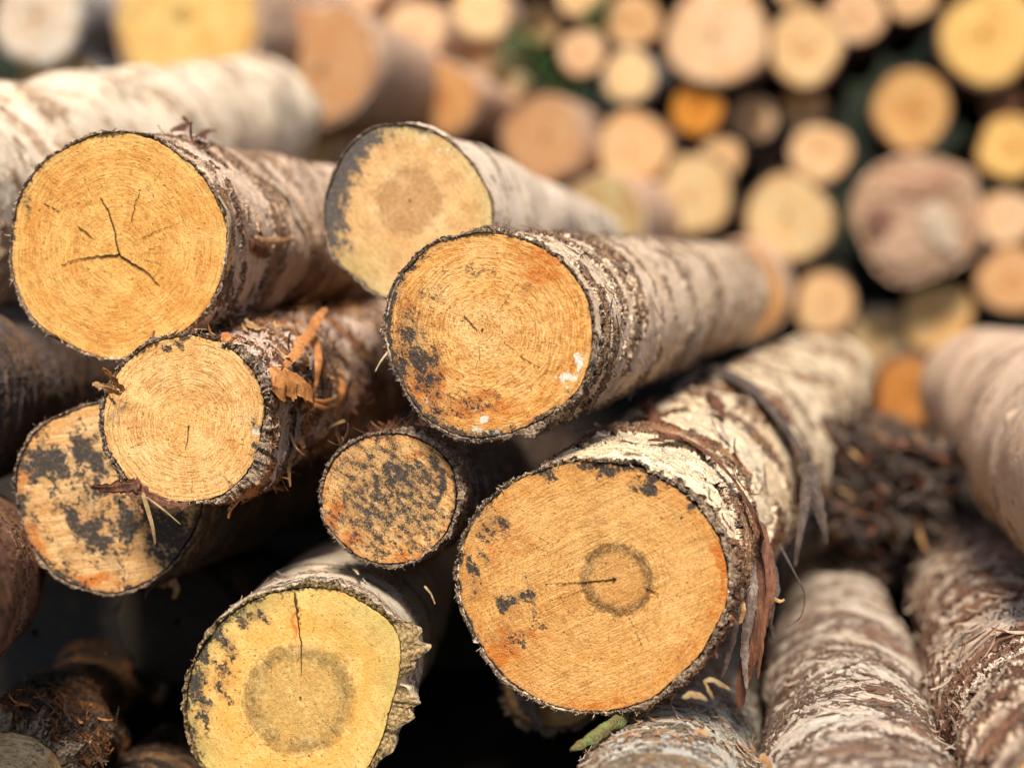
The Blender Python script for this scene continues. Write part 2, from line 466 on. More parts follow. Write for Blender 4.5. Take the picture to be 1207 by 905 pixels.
def surf(g, px, py):
    """pixel -> (theta, s) where the sight line meets the log's bark"""
    v = g.ray(px, py); t = np.linspace(.8*g.d, g.d+g.L+1, 5000)
    q = g.camlocal[None, :]+t[:, None]*v[None, :]
    th = np.arctan2(q[:, 1], q[:, 0]) % (2*np.pi); s = -q[:, 2]
    ok = (s > 0) & (s < g.L) & (np.hypot(q[:, 0], q[:, 1]) < g.R(th, np.clip(s, 0, g.L)))
    i = np.argmax(ok)
    if not ok.any():
        dd = np.hypot(q[:, 0], q[:, 1])-g.R(th, np.clip(s, 0, g.L)); dd[s < 0] = 9; i = np.argmin(dd)
    return th[i], s[i]
def onlog(g, th, s, h=0.):
    r = g.R(th, s)+h
    return np.stack([r*np.cos(th), r*np.sin(th), -s], -1)

def flakes(g, n, name, mat, trange=(0, 180), srange=(.0, .8), length=(.012, .05), width=(.002, .008), lift=(.003, .012), seed=0, along=.15,
           thick=.0005, kind='stuff', label=None):
    """thin curls of peeling bark standing off the surface of one log"""
    rng = np.random.default_rng(seed); VV = []; FF = []; base = 0
    nu, nv = 9, 4
    for i in range(n):
        t0 = math.radians(rng.uniform(*trange)); s0 = rng.uniform(*srange)
        ln = rng.uniform(*length); wd = rng.uniform(*width)*1.35; lf = rng.uniform(*lift)
        sg = rng.choice([-1, 1]); al = rng.normal()*along
        u = np.linspace(0, 1, nu)[:, None]; v = np.linspace(-1, 1, nv)[None, :]
        wprof = wd*(.35+.65*np.sin(np.pi*np.clip(u*.9+.08, 0, 1)))*(1+.25*rng.normal(size=(nu, 1)))
        jag = rng.normal(size=(nu, nv))*wd*.12
        rad = g.R(np.array(t0), np.array(s0))
        curl = rng.uniform(.3, 1.5); pw = rng.uniform(1.4, 3)
        arc = ln*(np.sin(curl*u)/curl if curl > .1 else u)
        hh = lf*u**pw + ln*(1-np.cos(curl*u))/curl*rng.uniform(.2, .9)
        tt = t0 + sg*arc/rad + 0*v
        s_ = s0 + v*wprof + al*ln*u + jag
        s_ = np.clip(s_, .001, g.L)
        hgt = hh + lf*.35*v**2*rng.uniform(-1, 1)*u + .0012
        p = onlog(g, tt, s_, hgt).reshape(-1, 3)
        nrm = np.stack([np.cos(tt), np.sin(tt), 0*tt], -1).reshape(-1, 3)
        VV += [p, p-nrm*thick]
        f = grid(nu, nv, False)
        q = nu*nv
        FF.append(f+base); FF.append(f[:, ::-1]+base+q)
        rim = [k for k in range(nv)]+[k*nv+nv-1 for k in range(1, nu)]+[(nu-1)*nv+k for k in range(nv-2, -1, -1)]+[k*nv for k in range(nu-2, 0, -1)]
        rim = np.array(rim); r2 = np.roll(rim, -1)
        FF.append(np.stack([rim, rim+q, r2+q, r2], 1)[:, ::-1]+base)
        base += 2*q
    me = mesh_np(name, np.concatenate(VV), [np.concatenate(FF)], None, (mat,))
    me.set_sharp_from_angle(angle=math.radians(45))
    o = link(name, me, g.root)
    if kind: o['kind'] = kind
    if label: o['label'] = label
    return o

def fibres(g, n, mat, seed=0, length=(.002, .009), name='splinters', arcs=None):
    """torn wood fibres standing out round the rim of the cut"""
    rng = np.random.default_rng(seed); V = []; Fc = []
    for i in range(n):
        k = int(rng.integers(0, len(g.th)))
        if arcs is not None:
            a0, h = arcs; k = int(((a0+rng.normal()*h) % 360)/360*len(g.th)) % len(g.th)
        t = g.th[k]; q = rng.uniform(-.01, .9); r = g.O[k]+g.B[k]*q
        p = np.array([r*math.cos(t), r*math.sin(t), rng.uniform(-.003, .001)])
        dr = np.array([math.cos(t), math.sin(t), 0])*rng.uniform(-.1, 1)+np.array([0, 0, 1])*rng.uniform(-.1, .9)+rng.normal(size=3)*.6
        dr /= np.linalg.norm(dr); ln = rng.uniform(*length); w = rng.uniform(.0003, .0009)
        sd = np.cross(dr, rng.normal(size=3)); sd /= np.linalg.norm(sd); s2 = np.cross(dr, sd)
        b = len(V); mid = p+dr*ln*.55+rng.normal(size=3)*ln*.12; tip = p+dr*ln+rng.normal(size=3)*ln*.2
        for c_, ww in ((p-dr*.002, w), (mid, w*.8)):
            V += [c_+sd*ww, c_-sd*ww*.5+s2*ww*.8, c_-sd*ww*.5-s2*ww*.8]
        V.append(tip)
        for j in range(3):
            j2 = (j+1) % 3
            Fc += [(b+j, b+j2, b+3+j2), (b+j, b+3+j2, b+3+j), (b+3+j, b+3+j2, b+6)]
    me = mesh_np(name, np.array(V), [np.array(Fc)], None, (mat,), smooth=False)
    o = link(name, me, g.root); o['kind'] = 'stuff'
    return o

def catmull(P, n):
    P = np.asarray(P, float); Q = np.vstack([2*P[0]-P[1], P, 2*P[-1]-P[-2]]); out = []
    u = np.linspace(0, len(P)-1-1e-6, n)
    for x in u:
        i = int(x); t = x-i; a, b, c, d = Q[i:i+4]
        out.append(.5*((2*b)+(-a+c)*t+(2*a-5*b+4*c-d)*t*t+(-a+3*b-3*c+d)*t**3))
    return np.array(out)

def ribbon(g, pts, mat, name='bark_strip', label=None, thick=.0007, cup=.35, twist=(0, 0), seed=0, n=44, nv=7, rag=.12, world_pts=None, onto=False):
    """a torn strip of bark along a path: pts = (px, py, depth, half width in px); with onto=True depth is height over the bark in m"""
    rng = np.random.default_rng(seed+5)
    L3 = []; wd = []
    for p in pts:
        if onto:
            th, s = surf(g, p[0], p[1]); q = onlog(g, np.array(th), np.array(s), p[2])
            dep = g.d+s*.95
        else:
            q = g.R3.T @ (wld(p[0], p[1], p[2])-g.P0); dep = p[2]
        L3.append(q); wd.append(p[3]*dep/F)
    C = catmull(L3, n); Wd = catmull(np.array(wd)[:, None], n)[:, 0]
    T = np.gradient(C, axis=0); T /= np.linalg.norm(T, axis=1)[:, None]+1e-9
    if onto:
        view = C.copy(); view[:, 2] = 0
    else:
        view = g.camlocal[None, :]-C
    view /= np.linalg.norm(view, axis=1)[:, None]
    sd = np.cross(T, view); sd /= np.linalg.norm(sd, axis=1)[:, None]+1e-9
    nr = np.cross(sd, T)
    tw = np.radians(np.linspace(twist[0], twist[1], n))
    sd2 = sd*np.cos(tw)[:, None]+nr*np.sin(tw)[:, None]; nr2 = np.cross(sd2, T)
    nr2 *= np.sign((nr2*view).sum(1).mean()) or 1
    v = np.linspace(-1, 1, nv); u = np.linspace(0, 1, n)
    ends = np.clip(np.minimum(u, 1-u)/.04, .25, 1)
    e1 = 1+rag*np.convolve(rng.normal(size=n+6), np.ones(3)/1.7, 'same')[3:-3]; e2 = 1+rag*np.convolve(rng.normal(size=n+6), np.ones(3)/1.7, 'same')[3:-3]
    wob = np.convolve(rng.normal(size=n+8), np.ones(5)/5, 'same')[4:-4]
    V = []
    for k, x in enumerate(v):
        e = e1 if x < 0 else e2
        off = (x*Wd*ends*e)[:, None]*sd2 + (-(x*x)*cup*Wd+wob*Wd*.12*(x+.3)+.08*Wd*math.sin(x*7)*rag*4)[:, None]*nr2
        V.append(C+off)
    V = np.stack(V, 1); NN = np.repeat(nr2[:, None, :], nv, 1)
    p = V.reshape(-1, 3); q = p-NN.reshape(-1, 3)*thick
    f = grid(n, nv, False); nn = n*nv
    rim = [k for k in range(nv)]+[k*nv+nv-1 for k in range(1, n)]+[(n-1)*nv+k for k in range(nv-2, -1, -1)]+[k*nv for k in range(n-2, 0, -1)]
    rim = np.array(rim); r2 = np.roll(rim, -1)
    me = mesh_np(name, np.concatenate([p, q]), [f, f[:, ::-1]+nn, np.stack([rim, rim+nn, r2+nn, r2], 1)], None, (mat,))
    me.set_sharp_from_angle(angle=math.radians(42))
    o = link(name, me, g.root)
    if label: o['label'] = label
    return o

# ------------------------------------------------------------------ material set
MAT = {}
MAT['far_plain'] = simple_mat('plain_cut_wood', (.5, .27, .1), (.38, .2, .08), 20)
fA = face_mat('cut_wood_a', (.68, .355, .09), (.50, .20, .035), (.62, .285, .05), rings=34, rstr=.75, saw=38, sawstr=.22, rim=(.66, .42, .13), rimstr=.45, speck=.5, bands=((.80, .12, (.56, .22, .035), .55), (.45, .2, (.66, .30, .06), .4)), offs=1.3)
fB = face_mat('cut_wood_b', (.64, .39, .16), (.40, .205, .075), (.56, .30, .10), rings=26, rstr=.35, saw=60, sawstr=.3, heart=1, hcol=(.33, .165, .06), hstr=.85, hedge=.12, rim=(.40, .34, .14), rimstr=.5, green=.3, bands=((.6, .2, (.60, .34, .13), .5), (.9, .14, (.50, .38, .16), .5)), offs=3.1, speck=.45, mcol=(.06, .052, .05), mhi=(.17, .15, .14))
fC = face_mat('cut_wood_c', (.70, .38, .12), (.44, .165, .03), (.66, .27, .035), rings=33, rstr=1., saw=12, sawstr=.15, rim=(.60, .24, .04), rimstr=.5, speck=.6, bands=((.86, .16, (.62, .22, .02), .75), (.2, .2, (.74, .46, .18), .5)), offs=5.2, ms=1.5)
fD = face_mat('cut_wood_d', (.70, .41, .15), (.50, .21, .05), (.66, .33, .085), rings=27, rstr=.9, saw=80, sawstr=.12, rim=(.66, .38, .10), rimstr=.3, speck=.45, bands=((.25, .3, (.66, .31, .07), .5),), offs=7.7)
fE = face_mat('cut_wood_e', (.62, .37, .15), (.50, .24, .07), (.60, .27, .06), rings=22, rstr=.4, saw=-8, sawstr=.55, rim=(.5, .2, .03), rimstr=.6, speck=.5, offs=9.4, ms=.85)
fF = face_mat('cut_wood_f', (.60, .34, .12), (.42, .19, .05), (.58, .24, .04), rings=24, rstr=.5, saw=30, sawstr=.35, rim=(.5, .16, .02), rimstr=.75, speck=.7, offs=11.9, ms=2.3)
fG = face_mat('cut_wood_g', (.62, .32, .09), (.40, .165, .035), (.58, .25, .05), rings=42, rstr=.5, saw=-28, sawstr=.5, heart=1, hcol=(.36, .16, .04), hstr=.4, hedge=.95, rim=(.50, .17, .025), rimstr=.5, speck=.7, bands=((.9, .12, (.52, .20, .03), .5), (.6, .2, (.66, .34, .10), .4)), offs=13.4)
fH = face_mat('cut_wood_h', (.68, .40, .12), (.48, .24, .05), (.66, .31, .06), rings=30, rstr=.25, saw=55, sawstr=.18, heart=1, hcol=(.34, .215, .06), hstr=.8, hedge=.65, rim=(.46, .36, .10), rimstr=.5, green=.4, speck=.5, bands=((.66, .16, (.68, .32, .05), .6), (.93, .12, (.50, .36, .10), .6)), offs=15.)
fR = face_mat('rotted_wood', (.13, .095, .075), (.05, .035, .028), (.22, .15, .11), rings=9, rstr=.8, saw=20, sawstr=.6, rim=(.05, .035, .028), rimstr=1., speck=.2, offs=18.)
fX = face_mat('gap_shade_wood', (.03, .02, .013), (.015, .010, .007), (.025, .016, .01), rings=9, rstr=.5, saw=20, sawstr=.4, rimstr=0., offs=19.)  # shade of the pile's gaps painted in as near-black wood
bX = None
fL = face_mat('cut_wood_l', (.66, .44, .22), (.36, .17, .06), (.6, .36, .15), rings=15, rstr=.95, saw=20, sawstr=.2, speck=.4, offs=17.)

DK = (.035, .02, .013)
bA = bark_mat('pinkish_bark', (.67, .49, .35), (.44, .28, .175), (0.112, 0.053, 0.030), a1=6, b1=24, cover=.68, amp=1.3, lent=.3, offs=.5, aniso2=(20, 80), scar=.2, dirt=.35)
bB = bark_mat('cream_birch_bark', (.68, .55, .41), (.54, .40, .27), (0.112, 0.069, 0.050), a1=6, b1=30, cover=.85, amp=.5, lent=.25, scar=.26, offs=1.9, dirt=.2)
bC = bark_mat('ridged_bark', (.70, .53, .37), (.46, .31, .19), (0.069, 0.037, 0.025), a1=5, b1=27, cover=.70, amp=1.6, lent=.4, offs=2.7, aniso2=(20, 95), scar=.19, dirt=.3, orange=.25)
bD = bark_mat('shaggy_orange_bark', (.64, .48, .38), (.42, .25, .15), (0.062, 0.025, 0.013), inner=(.38, .14, .03), a1=7, b1=34, cover=.58, amp=1.5, lent=.2, orange=.55, offs=3.3, dirt=.5, rough_amt=1.5)
bE = bark_mat('dark_bark', (.13, .09, .065), (.07, .045, .03), (.015, .01, .008), a1=8, b1=40, offs=4.1)
bF = bark_mat('grey_brown_bark', (.48, .38, .30), (.32, .21, .15), (0.037, 0.022, 0.015), a1=7, b1=60, cover=.5, amp=1.1, offs=4.9, orange=.3)
bG = bark_mat('scaly_cream_bark', (.76, .62, .42), (.54, .38, .22), (0.088, 0.035, 0.019), inner=(.22, .075, .03), a1=4, b1=11, cover=.66, amp=2.2, lent=.25, offs=5.5, dirt=.4, orange=.25, aniso2=(24, 75), rough_amt=1.2)
bH = bark_mat('thin_grey_bark', (.60, .50, .37), (.48, .37, .26), (0.100, 0.069, 0.050), a1=3, b1=70, cover=.75, amp=.55, lent=.35, offs=6.2, dirt=.25, rimcol=(.42, .28, .12), rough_amt=.8)
bI = bark_mat('white_birch_bark', (.72, .60, .44), (.56, .40, .25), (0.275, 0.150, 0.075), inner=(.5, .34, .22), a1=8, b1=15, cover=.72, amp=1.1, lent=.35, aniso2=(20, 60), scar=.25, offs=7.1, dirt=.15)
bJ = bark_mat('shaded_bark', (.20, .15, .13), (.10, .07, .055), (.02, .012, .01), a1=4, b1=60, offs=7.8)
bK = bark_mat('red_brown_bark', (.26, .13, .085), (.14, .06, .035), (.04, .018, .01), a1=20, b1=30, offs=8.4, amp=.8, lent=.2)
bL = bark_mat('mouldering_bark', (.08, .055, .035), (.04, .027, .018), (.012, .009, .007), inner=(.22, .08, .02), a1=12, b1=34, cover=.5, amp=1.8, orange=.7, offs=9.2, moss=.4, rough_amt=2.)
bN = bark_mat('bluish_grey_bark', (.52, .50, .44), (.38, .34, .26), (0.062, 0.044, 0.025), inner=(.34, .18, .07), a1=6, b1=60, cover=.6, amp=1., orange=.25, offs=10.1, moss=.4, dirt=.35)
bO = bark_mat('grey_birch_bark', (.63, .53, .42), (.38, .27, .19), (0.069, 0.040, 0.027), inner=(.20, .085, .045), a1=5, b1=32, cover=.60, amp=1.2, lent=.6, offs=11.3, dirt=.4)
bP = bark_mat('peeling_birch_bark', (.74, .60, .46), (.42, .24, .14), (0.075, 0.035, 0.022), inner=(.24, .095, .045), a1=5, b1=30, cover=.57, amp=2.2, lent=.7, offs=12.6, dirt=.3)
bQ = bark_mat('smooth_tan_bark', (.64, .46, .32), (.46, .29, .18), (0.150, 0.075, 0.044), a1=3, b1=20, cover=.75, amp=.7, lent=.2, offs=13.7, dirt=.2)
bX = bark_mat('gap_shade_bark', (.022, .016, .013), (.014, .010, .008), (.008, .006, .005), a1=8, b1=40, offs=4.4, rimcol=(.03, .022, .016))  # gap shade put into the bark colour, near black
bR = bark_mat('crumbling_dark_bark', (.17, .13, .11), (.075, .05, .04), (.015, .01, .008), a1=20, b1=32, cover=.45, amp=2.5, offs=14.4, rough_amt=3.)
mFib = simple_mat('pale_wood_fibre', (.62, .47, .30), (.40, .25, .13), 300)
mFibD = simple_mat('grey_wood_fibre', (.25, .22, .19), (.12, .09, .07), 300)
mPeelO = simple_mat('orange_peel', (.56, .25, .075), (.32, .12, .035), 70, .6, dark=(.2, .06, .02))
mPeelT = simple_mat('tan_peel', (.55, .34, .16), (.34, .16, .06), 70, .65, dark=(.12, .05, .02))
mPeelR = simple_mat('red_brown_peel', (.22, .085, .04), (.075, .03, .018), 110, .65, dark=(.025, .012, .008), stretch=(1, .18, .6), bump=.0012)
mPeelG = simple_mat('grey_brown_peel', (.30, .23, .19), (.13, .085, .065), 110, .7, dark=(.04, .026, .02), stretch=(.5, .3, 1), bump=.0012)
mPeelP = simple_mat('pale_peel', (.60, .49, .37), (.42, .29, .19), 80, .7, dark=(.16, .08, .04))
mChip = simple_mat('wood_chips', (.38, .27, .14), (.26, .14, .05), 90, .8)
mStraw = simple_mat('straw', (.40, .27, .12), (.22, .13, .05), 90, .7)
mGreen = simple_mat('mossy_green', (.15, .20, .06), (.16, .10, .04), 45, .9, dark=(.03, .035, .015), bump=.004)
mPeelD = simple_mat('dark_grey_peel', (.13, .095, .075), (.06, .04, .03), 130, .75, dark=(.03, .02, .015), stretch=(.5, .3, 1), bump=.0015)
mLeaf = simple_mat('leaf_green', (.09, .20, .055), (.05, .12, .03), 20, .6)

# ------------------------------------------------------------------ the front pile
A = make_log('A', 'thick log at upper left with a golden cut face and a three-armed crack', (140, 289), 1.88, (800, 268), 131, 2.6, fA, bA,
    out=[(13,287),(20,342),(40,378),(55,390),(97,415),(134,423),(176,413),(210,394),(239,370),(258,335),(266,297),(267,263),(247,223),(219,187),(187,167),(151,157),(111,159),(80,173),(48,195),(26,227)],
    pith=(140, 300), bark=.0038, ragged=.0022, lump=.006, seed=1, finecracks=14,
    cracks=[(1.5, (141,301), (134,270), (127,247), (117,233)), (1.2, (140,300), (118,303), (96,305), (71,313)), (1.5, (140,301), (160,313), (175,323), (187,337)),
            (.7, (168,280), (190,271), (212,264)), (.9, (52,241), (70,251)), (.9, (92,268), (112,283)), (.9, (155,262), (160,240), (166,222))],
    mould=[(175, 222, 10, 4, -60, .45), (30, 240, 8, 20, 0, .35)], edges=[(150, 40, .035, .55), (60, 40, .02, .5)], stain=[(235, 240, 22, 60, 20, .35), (60, 220, 60, 18, -40, .3)])
B = make_log('B', 'greyish cut log behind the centre with a brown heart and grey-black left edge', (483, 246), 2.04, (870, 325), 105, 2.3, fB, bB,
    out=[(383,236),(396,201),(419,165),(445,149),(476,146),(502,153),(538,175),(562,203),(577,232),(581,267),(572,300),(556,328),(535,346),(510,356),(485,360),(458,355),(427,333),(396,307),(385,276)],
    pith=(483, 236), heart=(483, 236, 40), bark=.003, ragged=.0015, lump=.006, seed=2, dens=1.2,
    edges=[(158, 50, .22, 1.5), (105, 34, .07, .9), (230, 50, .05, .5)], mould=[(400, 190, 22, 30, 30, .75)],
    green=[(420, 320, 70, 40, 35, .9), (560, 250, 40, 70, 0, .6), (470, 155, 60, 20, 0, .7)], white=[(530, 180, 26, 5, 35, .6), (500, 160, 14, 4, 20, .5)])
C = make_log('C', 'protruding centre log with an orange cut face, black specks on its left edge', (577, 396), 1.75, (1100, 298), 121, 1.95, fC, bC,
    out=[(455,377),(458,351),(469,329),(487,307),(511,289),(547,277),(582,275),(617,282),(653,302),(679,329),(695,360),(698,391),(696,422),(686,453),(666,475),(635,497),(600,510),(556,517),(525,508),(494,486),(472,453),(458,413)],
    pith=(568, 388), bark=.004, barks=[(-50, 50, .004)], ragged=.002, lump=.005, seed=3, finecracks=8,
    cracks=[(.7, (547,373), (554,381), (562,389)), (.6, (590,364), (600,348), (611,333)), (.7, (612,420), (640,436))],
    mould=[(493, 430, 30, 56, 20, .78), (482, 400, 18, 54, 15, .8), (560, 319, 30, 6, 8, .45), (505, 350, 25, 25, 0, .3), (530, 478, 60, 18, 10, .45), (620, 345, 14, 8, 0, .35)],
    edges=[(185, 62, .07, 1.05), (250, 40, .10, .9), (300, 30, .07, .6), (130, 30, .03, .6)], stain=[(640, 310, 55, 35, 35, .75), (500, 450, 50, 50, 0, .75), (560, 480, 90, 25, 5, .7), (480, 370, 30, 50, 0, .5)],
    white=[(682, 424, 9, 16, -20, .72), (668, 446, 13, 18, -30, .68), (572, 507, 26, 7, 0, .8), (500, 470, 14, 10, 0, .45)])
D = make_log('D', 'shaggy log with a pale ringed cut face and orange peeling bark', (217, 494), 1.8, (820, 300), 97, 2.2, fD, bD,
    out=[(120,502),(122,478),(134,445),(155,420),(185,403),(218,396),(252,401),(281,418),(300,441),(311,470),(308,508),(300,541),(281,569),(252,588),(218,592),(180,583),(151,567),(132,541),(122,520)],
    pith=(222, 503), bark=.0045, barks=[(0, 60, .009)], ragged=.0045, lump=.010, seed=4, taper=-.05, finecracks=10,
    cracks=[(.9, (222,503), (221,518), (218,530))],
    mould=[(303, 520, 9, 28, 0, .9), (200, 402, 26, 5, -10, .6), (262, 408, 12, 5, 20, .7), (128, 470, 6, 24, 8, .55), (270, 575, 26, 6, -30, .6)],
    edges=[(0, 40, .05, .5), (180, 50, .03, .7), (300, 40, .03, .55)], stain=[(135, 460, 14, 14, 0, .8), (222, 500, 14, 14, 0, .35), (200, 470, 16, 10, 0, .3)], white=[(296, 512, 5, 5, 0, .7)])
E = make_log('E', 'log under the shaggy one with large black mould patches on its cut face', (129, 588), 1.95, (700, 480), 111, 2.0, fE, bE,
    out=[(19,575),(21,541),(34,516),(63,495),(97,481),(130,474),(168,478),(201,495),(227,525),(239,567),(237,604),(222,638),(201,665),(168,688),(134,700),(101,696),(67,680),(42,653),(25,617)],
    pith=(140, 590), bark=.004, ragged=.003, seed=5, finecracks=4,
    mould=[(54, 546, 32, 22, 20, 1.3), (106, 538, 34, 13, -58, 1.25), (150, 612, 28, 20, -30, 1.2), (100, 622, 56, 13, -42, 1.1), (72, 650, 30, 10, -40, .6), (118, 655, 34, 8, -45, .7),
           (205, 632, 46, 24, -42, 1.4), (190, 655, 26, 13, -30, .8), (30, 600, 12, 36, 0, .7), (62, 590, 12, 44, 35, .5), (92, 500, 20, 8, -20, .5), (130, 590, 95, 95, 0, .5)],
    edges=[(200, 80, .06, .65), (280, 60, .07, .6), (340, 40, .10, .9)], stain=[(30, 560, 20, 50, 0, .6), (100, 690, 60, 16, 10, .8), (40, 640, 20, 40, 20, .7)])
Fl = make_log('F', 'smallest cut log in the middle, its face covered in fine black specks', (458, 588), 1.83, (810, 478), 79, 2.0, fF, bF,
    out=[(379,597),(379,574),(390,546),(416,522),(444,512),(477,512),(505,522),(527,541),(538,569),(537,597),(527,626),(506,649),(477,664),(449,665),(421,655),(398,635),(383,616)],
    pith=(455, 590), bark=.004, barks=[(30, 60, .004)], ragged=.003, lump=.004, seed=6,
    mould=[(470, 560, 55, 30, 10, .8), (450, 545, 30, 14, 0, .5), (515, 570, 10, 44, 5, 1.1), (484, 625, 7, 26, -10, .7), (478, 612, 6, 6, 0, .9), (400, 570, 14, 30, 0, .5), (455, 590, 95, 85, 0, .62), (458, 525, 40, 8, 0, .55)],
    edges=[(100, 90, .05, .7), (10, 40, .08, .7), (270, 60, .03, .7)], stain=[(390, 610, 16, 30, -20, 1.), (410, 640, 24, 12, 30, .8), (480, 655, 40, 12, 0, .7), (500, 530, 30, 14, 20, .6), (420, 540, 30, 16, -30, .5)])
G = make_log('G', 'biggest cut log at the centre bottom with a dark-ringed heart and cream scaly bark', (698, 690), 1.75, (1150, 285), 158, 2.7, fG, bG,
    out=[(537,668),(541,649),(557,616),(585,583),(623,560),(660,547),(698,543),(736,548),(773,562),(811,586),(839,616),(855,654),(859,687),(853,724),(834,757),(811,785),(783,813),(750,832),(717,839),(679,839),(642,830),(609,811),(585,788),(562,757),(545,719),(538,691)],
    pith=(723, 683), heart=(726, 683, 41), bark=.004, barks=[(15, 55, .006)], ragged=.003, lump=.008, seed=7, finecracks=10, N=520, K=170,
    cracks=[(.65, (724,682), (707,685), (680,687), (642,689)), (.8, (762,694), (775,700)), (3.4, (724,683), (724.5,683.5))],
    mould=[(603, 706, 20, 10, 10, .95), (622, 702, 12, 12, 0, .95), (608, 728, 12, 4, -30, .45), (580, 620, 24, 14, -40, .6), (555, 672, 7, 26, 20, .7), (566, 640, 12, 22, 20, .5), (556, 690, 6, 20, 0, .5),
           (700, 549, 60, 7, 0, .85), (775, 566, 26, 8, 20, .85), (640, 556, 30, 5, -20, .6), (744, 577, 5, 4, 0, .8), (616, 745, 60, 26, 30, .22), (810, 598, 14, 6, 40, .7)],
    edges=[(60, 60, .018, .7), (250, 70, .02, .8), (180, 40, .03, .6)], stain=[(590, 770, 24, 60, -40, .9), (600, 640, 50, 50, 0, .55), (850, 690, 10, 70, 0, .9), (820, 770, 50, 12, -50, .7), (640, 760, 60, 40, 30, .45), (700, 830, 80, 10, 0, .6)])
Hl = make_log('H', 'log with a yellow-green cut face, a vertical split and a broken bark edge', (350, 812), 1.75, (605, 500), 128, 2.0, fH, bH,
    out=[(218,846),(222,807),(235,768),(258,734),(293,710),(327,697),(366,692),(405,697),(435,714),(461,734),(474,752),(469,795),(457,841),(440,895),(415,925),(375,945),(320,945),(265,925),(232,890)],
    pith=(354, 822), heart=(353, 824, 62), bark=.004, barks=[(0, 36, .021), (60, 30, .004)], ragged=.0035, lump=.004, seed=8, finecracks=5, K=150,
    cracks=[(1.8, (347,699), (349,715), (351,729), (355,764), (355,796)), (1.2, (348,700), (354,735))],
    mould=[(235, 800, 12, 50, 10, .9), (255, 755, 26, 14, -45, .8), (290, 720, 34, 9, -25, .75), (228, 850, 8, 40, -5, .8), (262, 800, 14, 40, 10, .42), (352, 885, 34, 5, 0, .35)],
    edges=[(160, 60, .07, .9), (110, 30, .03, .6)], stain=[(268, 790, 14, 40, 10, .35), (352, 735, 5, 34, 0, .9), (330, 870, 70, 30, 0, .25)],
    green=[(430, 740, 60, 50, 40, 1.), (460, 800, 30, 60, 0, .9), (240, 880, 30, 40, 0, .8), (300, 712, 70, 18, -15, .8)])
I = make_log('I', 'large white birch log lying behind the one with the three-armed crack', (-150, 278), 2.15, (740, 6), 150, 2.35, fB, bI, bark=.01, ragged=.002, lump=.008, seed=9, dens=1.3, N=400, K=20)
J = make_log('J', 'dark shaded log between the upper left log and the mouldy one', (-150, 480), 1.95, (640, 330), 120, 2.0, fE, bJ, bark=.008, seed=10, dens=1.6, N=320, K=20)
Kl = make_log('K', 'red-brown bark side cut off by the left edge of the picture', (-196, 739), 1.3, (200, 560), 153, .8, fE, bK, bark=.009, seed=11, N=400, K=20, lump=.006)
Ll = make_log('L', 'mouldering log in the bottom left corner with a pale ringed face', (12, 928), 1.72, (300, 600), 66, 1.2, fL, bL,
    out=[(-54,928),(-48,895),(-25,872),(0,863),(26,864),(52,876),(69,893),(76,925),(66,965),(40,985),(10,994),(-25,985),(-47,960)], pith=(5, 935), bark=.012, barks=[(60, 60, .012)], ragged=.006, lump=.012, seed=12, finecracks=6, taper=-.1,
    mould=[(60, 880, 10, 8, 0, .6)], stain=[(66, 900, 8, 20, 0, .8)])
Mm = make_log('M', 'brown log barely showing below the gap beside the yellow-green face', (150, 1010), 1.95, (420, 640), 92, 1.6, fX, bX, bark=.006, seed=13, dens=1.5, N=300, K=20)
Nl = make_log('N', 'bluish-grey log below the biggest one, strewn with wood chips', (748, 1093), 1.35, (900, 520), 138, 1.8, fB, bN, bark=.006, seed=14, lump=.004, K=20)
Ol = make_log('O', 'grey birch log with brown patches between the biggest log and the peeling one', (1038, 1144), 1.25, (946, 448), 166, 3.5, fB, bO, bark=.006, seed=15, lump=.006, K=20)
Pl = make_log('P', 'peeling pinkish birch log at lower right with curled dark strips', (1330, 1010), 1.38, (1000, 420), 165, 2.35, fC, bP, bark=.008, seed=16, lump=.007, K=20, N=480)
Ql = make_log('Q', 'smooth tan log at the right edge above the peeling birch log', (1420, 612), 1.75, (970, 350), 182, 2.4, fB, bQ, bark=.008, seed=17, lump=.008, dens=1.3, K=20)
Rl = make_log('R', 'crumbling dark log end half buried by the heap of crumbled bark', (1052, 585), 3.1, (1000, 430), 62, 1.2, fR, bR, bark=.012, seed=18, lump=.022, dens=1.5, N=320, K=70, rot=.014, mould=[(1060, 640, 70, 70, 0, .6)], ragged=.008)
Ul = make_log('U', 'dim log just behind and under the biggest cut log', (652, 800), 2.15, (860, 520), 60, 1.8, fE, bE, bark=.010, seed=19, lump=.012, dens=1.5, N=300, K=20, ragged=.008)
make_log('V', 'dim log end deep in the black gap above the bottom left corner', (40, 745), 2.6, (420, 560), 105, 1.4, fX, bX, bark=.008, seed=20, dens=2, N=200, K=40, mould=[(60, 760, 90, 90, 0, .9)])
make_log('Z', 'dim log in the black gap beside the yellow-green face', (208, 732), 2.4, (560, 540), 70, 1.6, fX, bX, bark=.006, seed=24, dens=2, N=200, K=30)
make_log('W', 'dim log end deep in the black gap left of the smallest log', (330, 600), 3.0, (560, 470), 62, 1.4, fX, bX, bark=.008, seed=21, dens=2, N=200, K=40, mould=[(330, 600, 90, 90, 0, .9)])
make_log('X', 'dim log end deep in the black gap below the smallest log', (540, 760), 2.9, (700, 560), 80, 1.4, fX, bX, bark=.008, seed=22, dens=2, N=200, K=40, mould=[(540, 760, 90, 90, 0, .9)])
make_log('Y', 'dark barked log in the shade left of the upper left log', (-70, 400), 2.5, (500, 300), 90, 1.6, fE, bJ, bark=.008, seed=23, dens=2, N=200, K=20)

